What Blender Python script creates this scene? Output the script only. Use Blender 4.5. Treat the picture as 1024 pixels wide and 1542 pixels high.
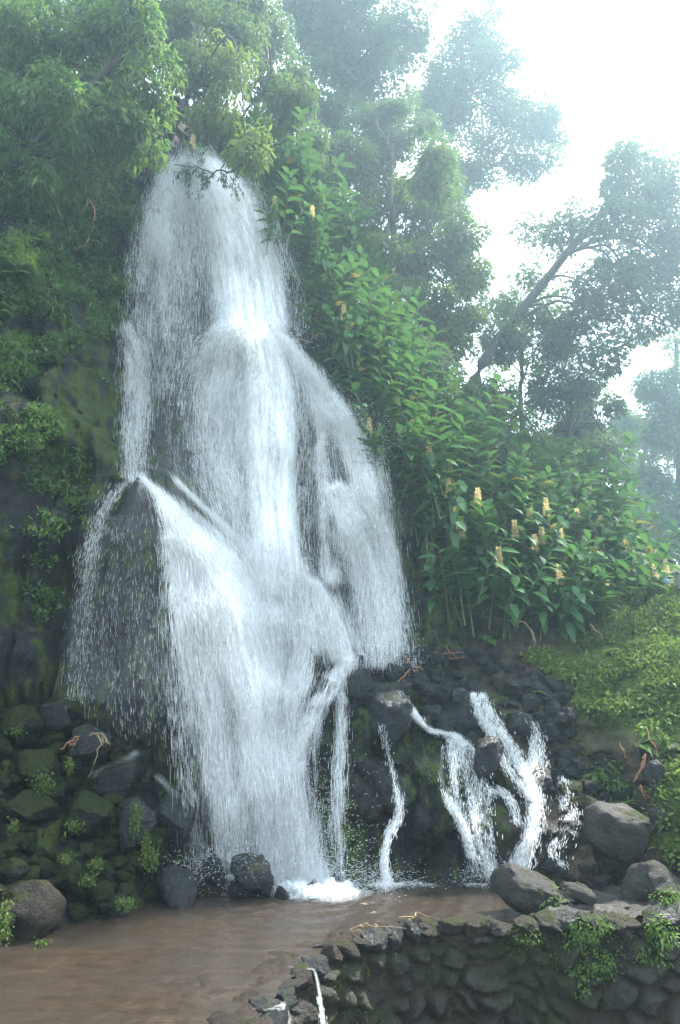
import bpy, math, random
import numpy as np
from mathutils import Vector, Matrix
from mathutils.bvhtree import BVHTree

R = math.radians
sc = bpy.context.scene
for o in list(bpy.data.objects):
    bpy.data.objects.remove(o)

# ------------------------------------------------------------------ camera
PITCH, FPX, CAMZ = R(12.0), 1199.0, 3.2
CAM = np.array([0.0, 0.0, CAMZ])
cd = bpy.data.cameras.new('camera')
cd.sensor_fit = 'VERTICAL'; cd.sensor_height = 36.0; cd.sensor_width = 24.0
cd.lens = FPX / 1542.0 * 36.0
cd.clip_start = 0.1; cd.clip_end = 3000
cam = bpy.data.objects.new('camera', cd)
sc.collection.objects.link(cam)
cam.location = CAM; cam.rotation_euler = (math.pi / 2 + PITCH, 0, 0)
sc.camera = cam
sc.render.resolution_x, sc.render.resolution_y = 680, 1024

# ------------------------------------------------------------------ light
SUN_EL, SUN_AZ = R(51), R(48)          # azimuth measured to the right of straight ahead (+Y)
wd = bpy.data.worlds.new('World'); sc.world = wd; wd.use_nodes = True
nt = wd.node_tree; nt.nodes.clear()
wo = nt.nodes.new('ShaderNodeOutputWorld'); wb = nt.nodes.new('ShaderNodeBackground')
sky = nt.nodes.new('ShaderNodeTexSky'); sky.sky_type = 'NISHITA'; sky.sun_disc = False
sky.sun_elevation = SUN_EL; sky.sun_rotation = SUN_AZ
sky.dust_density = 3.0; sky.air_density = 1.0
cl = nt.nodes.new('ShaderNodeTexNoise'); cl.inputs['Scale'].default_value = 2.2; cl.inputs['Detail'].default_value = 5
cr = nt.nodes.new('ShaderNodeMapRange'); cr.inputs[1].default_value = .35; cr.inputs[2].default_value = .65
cr.inputs[3].default_value = .72; cr.inputs[4].default_value = .92
mx = nt.nodes.new('ShaderNodeMix'); mx.data_type = 'RGBA'
mx.inputs[7].default_value = (8.3, 9.9, 11.2, 1)      # bright thin overcast
nt.links.new(cl.outputs['Fac'], cr.inputs[0]); nt.links.new(cr.outputs[0], mx.inputs[0])
nt.links.new(sky.outputs[0], mx.inputs[6]); nt.links.new(mx.outputs[2], wb.inputs[0])
wb.inputs[1].default_value = 0.105
nt.links.new(wb.outputs[0], wo.inputs[0])
sl = bpy.data.lights.new('sun', 'SUN'); sl.energy = 5.0; sl.angle = R(4.0); sl.color = (1.0, .95, .86)
so = bpy.data.objects.new('sun', sl); sc.collection.objects.link(so)
sd = Vector((math.sin(SUN_AZ) * math.cos(SUN_EL), math.cos(SUN_AZ) * math.cos(SUN_EL), math.sin(SUN_EL)))
so.rotation_euler = sd.to_track_quat('Z', 'Y').to_euler()
so.location = sd * 60
vs = sc.view_settings
vs.view_transform = 'Standard'; vs.look = 'None'; vs.gamma = 1; vs.exposure = 1.8
cy = sc.cycles
cy.max_bounces = 6; cy.diffuse_bounces = 3; cy.glossy_bounces = 2; cy.transmission_bounces = 3
cy.volume_bounces = 1; cy.transparent_max_bounces = 24
cy.caustics_reflective = False; cy.caustics_refractive = False
cy.sample_clamp_indirect = 6
cy.use_denoising = True
HAZE_DENSITY = 0.0027

# ------------------------------------------------------------------ helpers
rng = np.random.default_rng(7)
random.seed(7)
C = sc.collection

def ray(u, v):
    t = (771.0 - v) / FPX
    return np.array([(u - 512.0) / FPX, math.cos(PITCH) - t * math.sin(PITCH), math.sin(PITCH) + t * math.cos(PITCH)])

def P(u, v, D):
    d = ray(u, v)
    return CAM + d * (D / d[1])

def G(u, v, z=0.0):
    d = ray(u, v)
    return CAM + d * ((z - CAMZ) / d[2])

def hsh(ix, iy, iz, seed):
    h = (ix.astype(np.int64) * 374761393 + iy.astype(np.int64) * 668265263 + iz.astype(np.int64) * 2147483647 + seed * 1274126177) & 0xffffffff
    h = ((h ^ (h >> 13)) * 1274126177) & 0xffffffff
    h = ((h ^ (h >> 16)) * 2246822519) & 0xffffffff
    return ((h ^ (h >> 15)) & 0xffffff) / float(0xffffff)

def vnoise(p, seed=0):
    p = np.asarray(p, float); i = np.floor(p).astype(np.int64); f = p - i
    f = f * f * f * (f * (f * 6 - 15) + 10)
    r = 0
    for dx in (0, 1):
        for dy in (0, 1):
            for dz in (0, 1):
                w = (f[..., 0] if dx else 1 - f[..., 0]) * (f[..., 1] if dy else 1 - f[..., 1]) * (f[..., 2] if dz else 1 - f[..., 2])
                r = r + w * hsh(i[..., 0] + dx, i[..., 1] + dy, i[..., 2] + dz, seed)
    return r * 2 - 1

def fbm(p, octv=4, seed=0, gain=.5, ridge=False):
    p = np.asarray(p, float); a = 1.0; s = 0; tot = 0
    for k in range(octv):
        n = vnoise(p * (2.03 ** k) + k * 17.3, seed + k)
        if ridge: n = 1 - 2 * np.abs(n)
        s = s + a * n; tot += a; a *= gain
    return s / tot

def worley(p2, seed=0, jit=.8):
    """2-D cellular noise: (F1, F2, cell id hash)"""
    i = np.floor(p2).astype(np.int64)
    F1 = np.full(p2.shape[0], 9.0); F2 = F1.copy(); cid = np.zeros(p2.shape[0])
    for dx in (-1, 0, 1):
        for dy in (-1, 0, 1):
            cx = i[:, 0] + dx; cyy = i[:, 1] + dy; z = np.zeros_like(cx)
            px = cx + .5 + jit * (hsh(cx, cyy, z, seed) - .5); py = cyy + .5 + jit * (hsh(cx, cyy, z, seed + 9) - .5)
            d = np.hypot(p2[:, 0] - px, p2[:, 1] - py)
            h = hsh(cx, cyy, z, seed + 23)
            new = d < F1
            F2 = np.where(new, F1, np.minimum(F2, d)); cid = np.where(new, h, cid); F1 = np.where(new, d, F1)
    return F1, F2, cid

def smooth(a, b, x):
    t = np.clip((x - a) / (b - a), 0, 1)
    return t * t * (3 - 2 * t)

def make_mesh(name, V, Fs, mat=None, smooth_=False, tint=None, uv=None, attrs=None):
    me = bpy.data.meshes.new(name)
    V = np.asarray(V, np.float32)
    if isinstance(Fs, np.ndarray): Fs = [Fs]
    Fs = [np.asarray(f, np.int32) for f in Fs if len(f)]
    me.vertices.add(len(V)); me.vertices.foreach_set('co', V.ravel())
    loops = np.concatenate([f.ravel() for f in Fs]); cnt = np.concatenate([np.full(len(f), f.shape[1], np.int32) for f in Fs])
    me.loops.add(len(loops)); me.loops.foreach_set('vertex_index', loops)
    st = np.zeros(len(cnt), np.int32); st[1:] = np.cumsum(cnt)[:-1]
    me.polygons.add(len(cnt)); me.polygons.foreach_set('loop_start', st); me.polygons.foreach_set('loop_total', cnt)
    me.update(calc_edges=True)
    if smooth_: me.polygons.foreach_set('use_smooth', np.ones(len(cnt), bool))
    for k, a in ([('tint', tint)] if tint is not None else []) + list((attrs or {}).items()):
        at = me.attributes.new(k, 'FLOAT', 'POINT'); at.data.foreach_set('value', np.asarray(a, np.float32))
    if uv is not None:
        ul = me.uv_layers.new(name='UVMap'); ul.data.foreach_set('uv', np.asarray(uv, np.float32)[loops].ravel())
    if mat: me.materials.append(mat)
    me.validate()
    return me

def obj(name, me, parent=None, loc=None):
    o = bpy.data.objects.new(name, me); C.objects.link(o)
    if parent: o.parent = parent
    if loc is not None: o.location = [float(q) for q in loc]
    return o

def tag(o, label=None, cat=None, group=None, kind=None):
    if label: o['label'] = label
    if cat: o['category'] = cat
    if group: o['group'] = group
    if kind: o['kind'] = kind
    return o

def empty(name, loc, label, cat, group=None, rz=0, s=1.0):
    o = bpy.data.objects.new(name, None); C.objects.link(o)
    o.location = [float(q) for q in loc]; o.rotation_euler = (0, 0, rz); o.scale = (s, s, s); o.empty_display_size = .2
    return tag(o, label, cat, group)

def copy_tree(o, parent=None):
    c = o.copy(); C.objects.link(c); c.parent = parent
    for ch in list(o.children): copy_tree(ch, c)
    return c

def unit(a):
    return a / np.maximum(np.linalg.norm(a, axis=-1, keepdims=True), 1e-9)

def tube(pts, rad, sides=6):
    pts = np.asarray(pts, float); rad = np.asarray(rad, float); n = len(pts)
    T = unit(np.gradient(pts, axis=0)); up = np.where(np.abs(T[:, 2:3]) > .9, [[1, 0, 0]], [[0, 0, 1]])
    A = unit(np.cross(T, up)); B = np.cross(T, A)
    an = np.linspace(0, 2 * math.pi, sides, endpoint=False)
    V = (pts[:, None] + rad[:, None, None] * (A[:, None] * np.cos(an)[None, :, None] + B[:, None] * np.sin(an)[None, :, None])).reshape(-1, 3)
    i = np.arange(n - 1)[:, None] * sides; j = np.arange(sides)[None]; j2 = (j + 1) % sides
    F = np.stack([i + j, i + j2, i + sides + j2, i + sides + j], -1).reshape(-1, 4)
    return V, F

def joinvf(parts):
    V = []; F = []; n = 0
    for v, f in parts:
        V.append(v); F.append(np.asarray(f) + n); n += len(v)
    return np.concatenate(V), np.concatenate(F)

def curve_pts(ctrl, n=10, wob=0.0):
    ctrl = np.asarray(ctrl, float); t = np.linspace(0, len(ctrl) - 1, n)
    k = np.minimum(t.astype(int), len(ctrl) - 2); f = (t - k)[:, None]
    p0 = ctrl[np.maximum(k - 1, 0)]; p1 = ctrl[k]; p2 = ctrl[k + 1]; p3 = ctrl[np.minimum(k + 2, len(ctrl) - 1)]
    r = .5 * (2 * p1 + (p2 - p0) * f + (2 * p0 - 5 * p1 + 4 * p2 - p3) * f ** 2 + (3 * p1 - p0 - 3 * p2 + p3) * f ** 3)
    if wob: r[1:-1] += rng.normal(0, wob, r[1:-1].shape)
    return r

# ------------------------------------------------------------------ materials
class NT:
    def __init__(s, name):
        s.m = bpy.data.materials.new(name); s.m.use_nodes = True; s.t = s.m.node_tree; s.t.nodes.clear()
        s.out = s.t.nodes.new('ShaderNodeOutputMaterial')
    def n(s, typ, **kw):
        nd = s.t.nodes.new('ShaderNode' + typ)
        for k, v in kw.items():
            if k.startswith('i_'):
                key = k[2:].replace('_', ' ')
                key = int(key) if key.isdigit() else key
                nd.inputs[key].default_value = v
            else: setattr(nd, k, v)
        return nd
    def l(s, a, b): s.t.links.new(a, b)
    def noise(s, vec, scale, detail=4, rough=.55):
        nd = s.n('TexNoise'); nd.inputs['Scale'].default_value = scale; nd.inputs['Detail'].default_value = detail
        nd.inputs['Roughness'].default_value = rough; s.l(vec, nd.inputs['Vector']); return nd.outputs['Fac']
    def mapr(s, val, a, b, c=0.0, d=1.0, sm=False):
        nd = s.n('MapRange'); nd.inputs[1].default_value = a; nd.inputs[2].default_value = b
        nd.inputs[3].default_value = c; nd.inputs[4].default_value = d
        if sm: nd.interpolation_type = 'SMOOTHSTEP'
        s.l(val, nd.inputs[0]); return nd.outputs[0]
    def mix(s, fac, a, b):
        nd = s.n('Mix', data_type='RGBA')
        for v, k in ((fac, 0), (a, 6), (b, 7)):
            if isinstance(v, (tuple, list)): nd.inputs[k].default_value = tuple(v) + (1,)
            elif isinstance(v, (int, float)): nd.inputs[k].default_value = v
            else: s.l(v, nd.inputs[k])
        return nd.outputs[2]
    def math(s, op, a, b=0.0):
        nd = s.n('Math', operation=op)
        for v, k in ((a, 0), (b, 1)):
            if isinstance(v, (int, float)): nd.inputs[k].default_value = v
            else: s.l(v, nd.inputs[k])
        return nd.outputs[0]
    def attr(s, name):
        return s.n('Attribute', attribute_name=name).outputs['Fac']
    def pos(s): return s.n('NewGeometry').outputs['Position']
    def scaled(s, vec, xyz):
        nd = s.n('VectorMath', operation='MULTIPLY'); nd.inputs[1].default_value = xyz; s.l(vec, nd.inputs[0]); return nd.outputs[0]
    def bump(s, h, strength, dist):
        nd = s.n('Bump'); nd.inputs['Strength'].default_value = strength; nd.inputs['Distance'].default_value = dist
        s.l(h, nd.inputs['Height']); return nd.outputs[0]
    def principled(s, col, rough, normal=None, spec=.5, coat=0):
        p = s.n('BsdfPrincipled')
        for v, k in ((col, 'Base Color'), (rough, 'Roughness')):
            if isinstance(v, tuple): p.inputs[k].default_value = v + (1,)
            elif isinstance(v, (int, float)): p.inputs[k].default_value = v
            else: s.l(v, p.inputs[k])
        p.inputs['Specular IOR Level'].default_value = spec
        if normal is not None: s.l(normal, p.inputs['Normal'])
        s.l(p.outputs[0], s.out.inputs[0]); return p

def mat_rock(name, dark, light, moss, moss_lo, moss_hi, rough=(.3, .65), spec=.2, scale=1.0, objspace=False, brown=None):
    m = NT(name)
    v = m.n('TexCoord').outputs['Object'] if objspace else m.pos()
    if objspace:
        rn = m.n('ObjectInfo').outputs['Random']
        ad = m.n('VectorMath', operation='ADD'); m.l(v, ad.inputs[0])
        cb = m.n('CombineXYZ'); m.l(m.math('MULTIPLY', rn, 37.0), cb.inputs[0]); m.l(cb.outputs[0], ad.inputs[1]); v = ad.outputs[0]
    n1 = m.noise(v, 1.3 * scale, 6, .62); n2 = m.noise(v, 9 * scale, 6, .65); n3 = m.noise(v, 42 * scale, 4, .6)
    col = m.mix(m.mapr(n1, .32, .7), dark, light)
    col = m.mix(m.mapr(n2, .4, .75, 0, .6), col, tuple(q * 1.5 for q in light))
    if brown: col = m.mix(m.mapr(m.noise(v, 2.1 * scale, 5), .48, .68, 0, .8), col, brown)
    sep = m.n('SeparateXYZ'); m.l(m.n('NewGeometry').outputs['Normal'], sep.inputs[0])
    ms = m.math('ADD', m.math('MULTIPLY', sep.outputs[2], .28), m.math('ADD', m.noise(v, 1.7 * scale, 5, .6), m.math('MULTIPLY', m.noise(v, 14 * scale, 4), .25)))
    mk = m.mapr(ms, moss_lo, moss_hi, 0, 1, True)
    mc = m.mix(m.mapr(n3, .35, .65), tuple(q * .55 for q in moss), tuple(q * 1.5 for q in moss))
    col = m.mix(mk, col, mc)
    h = m.math('ADD', m.math('MULTIPLY', n2, .7), m.math('ADD', m.math('MULTIPLY', n3, .3), m.math('MULTIPLY', mk, .25)))
    rg = m.math('ADD', m.mapr(n2, .3, .7, rough[0], rough[1]), m.math('MULTIPLY', mk, .35))
    m.principled(col, rg, m.bump(h, 1.0, .09), spec)
    return m.m

def mat_leaf(name, a, b, c=None, trans=.45, gloss=.03, rough=.6):
    """a..b leaf colour range by the leaf's own tint, c = tint of a few odd leaves"""
    m = NT(name)
    t = m.attr('tint')
    col = m.mix(t, a, b)
    if c: col = m.mix(m.mapr(t, .93, .96), col, c)
    d = m.n('BsdfDiffuse'); tr = m.n('BsdfTranslucent'); g = m.n('BsdfGlossy')
    g.inputs['Roughness'].default_value = rough
    m.l(col, d.inputs[0])
    m.l(m.mix(.22, col, (.22, .42, .06)), tr.inputs[0])
    m1 = m.n('MixShader'); m1.inputs[0].default_value = trans; m.l(d.outputs[0], m1.inputs[1]); m.l(tr.outputs[0], m1.inputs[2])
    m2 = m.n('MixShader'); m2.inputs[0].default_value = gloss; m.l(m1.outputs[0], m2.inputs[1]); m.l(g.outputs[0], m2.inputs[2])
    m.l(m2.outputs[0], m.out.inputs[0])
    return m.m

def mat_plain(name, a, b, scale=8, rough=.7, bump=.5, dist=.02, stretch=(1, 1, 1)):
    m = NT(name)
    v = m.scaled(m.pos(), stretch)
    n = m.noise(v, scale, 5, .6)
    m.principled(m.mix(m.mapr(n, .3, .7), a, b), rough, m.bump(n, bump, dist))
    return m.m

M = {}
M['boulder_moss'] = mat_rock('boulder_moss', (.004, .005, .005), (.013, .014, .015), (.019, .025, .006), .57, .70, scale=.5, objspace=True)
M['boulder_wet'] = mat_rock('boulder_wet', (.0035, .005, .006), (.014, .0165, .019), (.012, .019, .006), .80, .97, (.16, .5), spec=.4, scale=.5, objspace=True)
M['boulder_dry'] = mat_rock('boulder_dry', (.012, .011, .010), (.050, .047, .044), (.03, .04, .010), .84, .98, (.45, .8), scale=.5, objspace=True, brown=(.040, .031, .022))
M['boulder_brown'] = mat_rock('boulder_brown', (.012, .010, .008), (.040, .032, .026), (.03, .036, .010), .80, .96, (.4, .75), scale=.5, objspace=True, brown=(.045, .030, .019))
M['bark'] = mat_plain('bark', (.014, .012, .009), (.045, .037, .028), 9, .85, .8, .03, (1, 1, .3))
M['bark_pale'] = mat_plain('bark_pale', (.05, .045, .035), (.15, .13, .10), 7, .85, .8, .03, (1, 1, .3))
M['dead'] = mat_plain('dead', (.16, .07, .035), (.34, .17, .085), 14, .7, .4, .01)
M['straw'] = mat_plain('straw', (.16, .11, .06), (.30, .22, .12), 14, .7, .4, .01)
M['stem'] = mat_plain('stem', (.04, .07, .015), (.09, .12, .03), 12, .5, .3, .01)
M['leaf_drape'] = mat_leaf('leaf_drape', (.026, .075, .018), (.14, .235, .05), trans=.5)
M['leaf_yellow'] = mat_leaf('leaf_yellow', (.06, .105, .016), (.20, .25, .045), trans=.5)
M['leaf_dark'] = mat_leaf('leaf_dark', (.026, .050, .028), (.065, .10, .048), trans=.4)
M['leaf_mid'] = mat_leaf('leaf_mid', (.035, .075, .022), (.12, .17, .05), trans=.45)
M['leaf_ginger'] = mat_leaf('leaf_ginger', (.016, .065, .022), (.060, .165, .042), (.22, .15, .035), trans=.3, gloss=.035, rough=.65)
M['leaf_fern'] = mat_leaf('leaf_fern', (.05, .11, .015), (.12, .20, .028), trans=.45)
M['leaf_cover'] = mat_leaf('leaf_cover', (.060, .105, .020), (.20, .25, .05), (.22, .17, .07), trans=.4)
M['leaf_brown'] = mat_leaf('leaf_brown', (.05, .065, .02), (.14, .12, .05), trans=.35)
M['moss_leaf'] = mat_leaf('moss_leaf', (.03, .055, .008), (.11, .16, .018), trans=.35)
M['petal'] = mat_leaf('petal', (.80, .60, .30), (.90, .78, .50), trans=.35)
M['spent'] = mat_leaf('spent', (.06, .065, .025), (.16, .12, .05), trans=.2)
M['bloom_white'] = mat_leaf('bloom_white', (.5, .42, .38), (.74, .66, .6), trans=.3)
M['bloom_blue'] = mat_leaf('bloom_blue', (.25, .38, .68), (.5, .62, .85), trans=.3)

# ------------------------------------------------------------------ cliff and hillside relief  y = F(x, z)
ctrl = [
 # u, v, D : left wall
 (-160, 1000, 11.2), (-160, 640, 11.6), (-160, 300, 13), (0, 1000, 12.7), (0, 800, 12.9), (0, 640, 13.0), (70, 640, 13.4), (60, 800, 13.3), (70, 1000, 13.1),
 (110, 700, 14.4), (125, 900, 14.2), (130, 1000, 14.0), (110, 600, 14.8), (60, 560, 14.6), (0, 560, 14.1), (100, 480, 15.3), (0, 450, 14.4), (0, 300, 15.2), (100, 360, 15.9), (170, 560, 15.6), (150, 640, 15.2),
 (100, 220, 17.5), (0, 180, 16.6), (180, 300, 17.3), (170, 460, 16.2), (60, 100, 19), (-160, 100, 16),
 # left boulder slope
 (0, 1080, 12.7), (0, 1180, 12.0), (0, 1290, 11.4), (0, 1400, 10.9), (-160, 1200, 10.6), (-160, 1400, 9.6), (90, 1090, 12.9), (90, 1200, 12.3), (100, 1330, 11.8), (90, 1400, 11.4), (170, 1150, 12.9), (190, 1260, 12.5), (210, 1360, 12.3), (330, 1350, 13.9),
 # mound with the pointed rock
 (205, 718, 14.6), (205, 760, 14.05), (160, 780, 14.2), (150, 900, 13.8), (150, 1040, 13.4), (210, 850, 13.6), (220, 1000, 13.2), (240, 1120, 13.1), (270, 1230, 13.4), (300, 1320, 14.0), (255, 770, 14.3), (300, 850, 14.0), (340, 900, 14.2), (320, 1000, 13.6), (370, 1030, 14.0), (350, 1200, 13.95), (400, 1150, 14.4), (260, 690, 15.9), (205, 680, 15.7),
 (430, 1310, 14.6), (360, 1320, 14.4), (440, 1100, 14.8), (430, 900, 15.4), (450, 1000, 15.2), (390, 830, 15.6), (340, 760, 15.6),
 # head wall behind the fall
 (270, 248, 18.2), (240, 300, 17.7), (300, 400, 17.5), (240, 480, 16.9), (210, 560, 16.3), (205, 630, 15.95), (280, 560, 17.0), (280, 640, 16.7), (350, 290, 18.1), (400, 330, 18.0), (370, 490, 17.0), (365, 512, 16.6), (360, 620, 16.45), (430, 560, 17.1), (430, 700, 16.5), (470, 640, 17.0), (500, 620, 16.9), (540, 690, 16.9), (480, 760, 16.3), (480, 850, 15.9), (520, 740, 16.2), (520, 790, 16.1), (560, 860, 16.4), (590, 960, 16.1), (540, 960, 15.9), (490, 960, 15.4),
 # lower slabs
 (540, 1050, 15.0), (500, 1075, 14.6), (570, 1075, 14.7), (540, 1150, 14.3), (540, 1310, 13.9), (620, 1000, 15.9), (640, 1050, 15.5), (650, 1120, 14.9), (640, 1160, 14.5), (650, 1310, 13.95), (700, 1120, 14.9), (760, 1050, 15.7), (740, 1200, 14.4), (750, 1310, 13.8), (800, 1100, 15.3), (850, 1190, 14.5), (830, 1300, 13.35), (690, 980, 16.4),
 # ginger slope
 (380, 262, 18.6), (440, 260, 19), (420, 350, 18.4), (470, 450, 18.0), (520, 480, 18.3), (520, 560, 17.8), (570, 640, 17.6), (600, 580, 18.4), (620, 780, 17.2), (640, 900, 16.9), (650, 700, 18.0), (700, 650, 20), (760, 690, 20.5), (740, 800, 18.4), (750, 900, 17.7), (720, 980, 16.7), (850, 980, 16.6), (850, 900, 17.8), (840, 790, 19.3), (830, 700, 22), (930, 740, 22.5), (920, 830, 20), (990, 840, 21), (930, 900, 18.3),
 (500, 300, 21), (560, 400, 21), (620, 500, 21.5), (680, 600, 22),
 # grass bank, scree
 (880, 990, 16.4), (950, 950, 16.7), (1020, 880, 18.2), (1020, 930, 16.6), (1020, 1050, 14.6), (930, 1060, 15.3), (860, 1060, 15.7), (1150, 880, 18), (1150, 1050, 14.2), (900, 1130, 14.8), (1000, 1150, 13.8), (1000, 1250, 13.1), (930, 1330, 12.9), (1024, 1335, 12.5), (1150, 1200, 12.8), (1150, 1330, 12), (880, 1250, 13.5),
 (1150, 700, 27), (1024, 800, 24), (1000, 700, 27), (300, 180, 20), (450, 180, 22), (200, 120, 20), (600, 300, 25), (800, 600, 26), (250, 0, 24), (0, 0, 22), (600, 100, 30),
]
CP = np.array([P(*c) for c in ctrl])
A2 = CP[:, [0, 2]]
def kern(r): return np.sqrt(r * r + .08)
def build_rbf():
    n = len(A2); r = np.linalg.norm(A2[:, None] - A2[None], axis=-1)
    K = np.zeros((n + 3, n + 3)); K[:n, :n] = kern(r) + np.eye(n) * -.02
    K[:n, n] = 1; K[:n, n + 1:] = A2; K[n, :n] = 1; K[n + 1:, :n] = A2.T
    return np.linalg.solve(K, np.concatenate([CP[:, 1], [0, 0, 0]]))
WR = build_rbf()
def F(x, z):
    q = np.stack([x, z], -1); out = np.empty(len(q))
    for i in range(0, len(q), 20000):
        b = q[i:i + 20000]; r = np.linalg.norm(b[:, None] - A2[None], axis=-1)
        out[i:i + 20000] = kern(r) @ WR[:-3] + WR[-3] + b @ WR[-2:]
    return out
gx = np.arange(-11, 13.01, .06); gz = np.arange(-.8, 19.5, .06)
XX, ZZ = np.meshgrid(gx, gz); shp = XX.shape
x = XX.ravel(); z = ZZ.ravel(); y = F(x, z)
p3 = np.stack([x, y, z], -1)
wall_w = 1 - smooth(-4.2, -3.2, x)                                            # columnar left wall
hill = smooth(1.5, 4.0, x - .25 * (12 - z)) * smooth(2.0, 4.0, z)             # soft earth on the right
rockn = fbm(p3 * .8, 5, 3, .55, True) * .42 + fbm(p3 * np.array([1.1, 1.1, .5]) * 1.7, 4, 11, .5) * .30
strat = fbm(np.stack([x * 2.6, y * 1.0, z * .28], -1), 4, 21, .55) * .30
F1, F2, cid = worley(np.stack([x * .95 + .4 * vnoise(p3 * .9, 4), z * .62 + .4 * vnoise(p3 * .9, 5)], -1), 5)
crack = smooth(0, .16, F2 - F1)
amp = 1 - .65 * hill
colw = wall_w * smooth(1.9, 2.6, z) * (1 - smooth(7.4, 8.6, z))
g1, g2, gid = worley(np.stack([x * 1.9 + .35 * fbm(np.stack([x * .8, 0 * x, z * .35], -1), 3, 91), np.floor(z * .16 + hsh(np.floor(x * 1.9).astype(int), np.zeros(len(x), int), np.zeros(len(x), int), 4)) + .5 + 0 * x], -1), 15, .6)
colu = -(gid - .5) * .55 + (1 - smooth(0, .22, g2 - g1)) * .30
dy = -(rockn * amp + strat * (.45 + 1.5 * wall_w) * (1 - hill)) + (1 - crack) * .22 * (1 - hill) - (cid - .5) * .45 * (1 - hill)
dy = dy * (1 - .75 * colw) + colw * (colu + strat * .35)
y2 = y + dy + .16 * fbm(p3 * np.array([2.2, 2.2, 1.1]), 5, 33, .6, True) * (1 - .8 * hill) + (.12 * fbm(p3 * 4.5, 4, 31, .6, True)) * (1 - .6 * hill)
TV = np.stack([x + .10 * fbm(p3 * 1.4, 3, 41), y2, z + .10 * fbm(p3 * 1.4, 3, 51)], -1)
hc = np.array([P(*c) for c in [(300, 120, 20.5), (440, 236, 19.8), (560, 372, 21), (640, 520, 21.5), (700, 655, 20.5), (760, 690, 21), (830, 702, 22), (930, 738, 22.5), (1000, 838, 21), (1024, 874, 18.6), (1200, 870, 18)]])
hx = np.concatenate([[-12], hc[:, 0], [14]]); hz_ = np.concatenate([[18.5], hc[:, 2], [hc[-1, 2]]])
zc = np.interp(TV[:, 0], hx, hz_) + .25 * vnoise(TV * .9, 71)
over = np.maximum(0, TV[:, 2] - zc)
yc0 = F(TV[:, 0], np.minimum(TV[:, 2], zc))
TV[:, 1] = np.where(over > 0, np.minimum(TV[:, 1], yc0 + .3) + over * 3.0, TV[:, 1])      # flat hilltop running back behind the crest
TV[:, 2] = np.where(over > 0, zc - .06 * over + .05 * vnoise(TV * 1.5, 72), TV[:, 2])
ny, nx = shp
idx = np.arange(nx * ny).reshape(ny, nx)
TF = np.stack([idx[:-1, :-1], idx[:-1, 1:], idx[1:, 1:], idx[1:, :-1]], -1).reshape(-1, 4)
TF = TF[(TV[TF][:, :, 1].max(1) < 62)]
bankm = smooth(4.3, 5.4, x + .6 * fbm(p3 * .7, 3, 61)) * smooth(1.6, 2.6, z + .5 * fbm(p3 * .8, 3, 62))
soilm = np.clip(smooth(2.4, 3.6, x + .8 * fbm(p3 * .6, 3, 63)) + smooth(14.5, 16, z), 0, 1)

m = NT('cliff_rock')
v = m.pos(); vz = m.scaled(v, (1, 1, .22))
n1 = m.noise(v, 1.1, 6, .62); n2 = m.noise(v, 8, 6, .65); n3 = m.noise(v, 38, 4, .6); ns = m.noise(vz, 5.5, 6, .62)
col = m.mix(m.mapr(n1, .32, .7), (.0035, .0045, .005), (.0125, .014, .015))
col = m.mix(m.mapr(ns, .46, .7, 0, .6), col, (.022, .020, .019))
mo = m.math('ADD', m.math('MULTIPLY', ns, .65), m.math('MULTIPLY', m.noise(v, .7, 4), .5))
mk = m.mapr(mo, .555, .645, 0, 1, True)
mossc = m.mix(m.mapr(n3, .35, .65), (.012, .022, .004), (.060, .078, .012))
col = m.mix(mk, col, mossc)
soil = m.mix(m.mapr(n2, .35, .7), (.022, .018, .014), (.075, .058, .042))
col = m.mix(m.attr('soil'), col, soil)
gr = m.mix(m.mapr(n2, .35, .65), (.03, .048, .012), (.09, .11, .028))
col = m.mix(m.attr('bank'), col, gr)
h = m.math('ADD', m.math('MULTIPLY', n2, .6), m.math('ADD', m.math('MULTIPLY', n3, .25), m.math('MULTIPLY', ns, .5)))
rgh = m.math('ADD', m.mapr(n2, .3, .7, .25, .6), m.math('MULTIPLY', m.math('ADD', mk, m.attr('soil')), .35))
m.principled(col, rgh, m.bump(h, 1.0, .10), .2)
M['cliff'] = m.m
cliff = obj('cliff', make_mesh('cliff', TV, TF, M['cliff'], True, attrs={'bank': bankm, 'soil': soilm}))
tag(cliff, 'dark wet basalt cliff and earth slope that the waterfall runs down', 'cliff', kind='structure')
BVH = BVHTree.FromPolygons(TV.tolist(), TF.tolist())

def hit(u, v, far=None):
    d = ray(u, v); d = d / np.linalg.norm(d)
    loc, nor, i, dist = BVH.ray_cast(Vector(CAM), Vector(d))
    if loc is None: return (P(u, v, far) if far else None), None
    nor = np.array(nor)
    if nor @ d > 0: nor = -nor
    return np.array(loc), nor
def Dhit(u, v, default=20.0):
    p, n_ = hit(u, v)
    return default if p is None else p[1]

# ------------------------------------------------------------------ ground, pool, wall
ground_m = mat_plain('ground_earth', (.03, .035, .015), (.08, .075, .04), 1.5, .9, .5, .05)
gxx = np.array([-1500, -60, -20, 0, 20, 60, 1500.]); GX, GY = np.meshgrid(gxx, np.array([-1500, -40, -6, 4, 30, 80, 3000.]))
gi = np.arange(49).reshape(7, 7)
GF = np.stack([gi[:-1, :-1], gi[:-1, 1:], gi[1:, 1:], gi[1:, :-1]], -1).reshape(-1, 4)
tag(obj('ground', make_mesh('ground', np.stack([GX.ravel(), GY.ravel(), np.full(49, -3.3)], -1), GF, ground_m)), 'earth ground below the stone wall and beyond the hill', 'ground', kind='structure')

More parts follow.
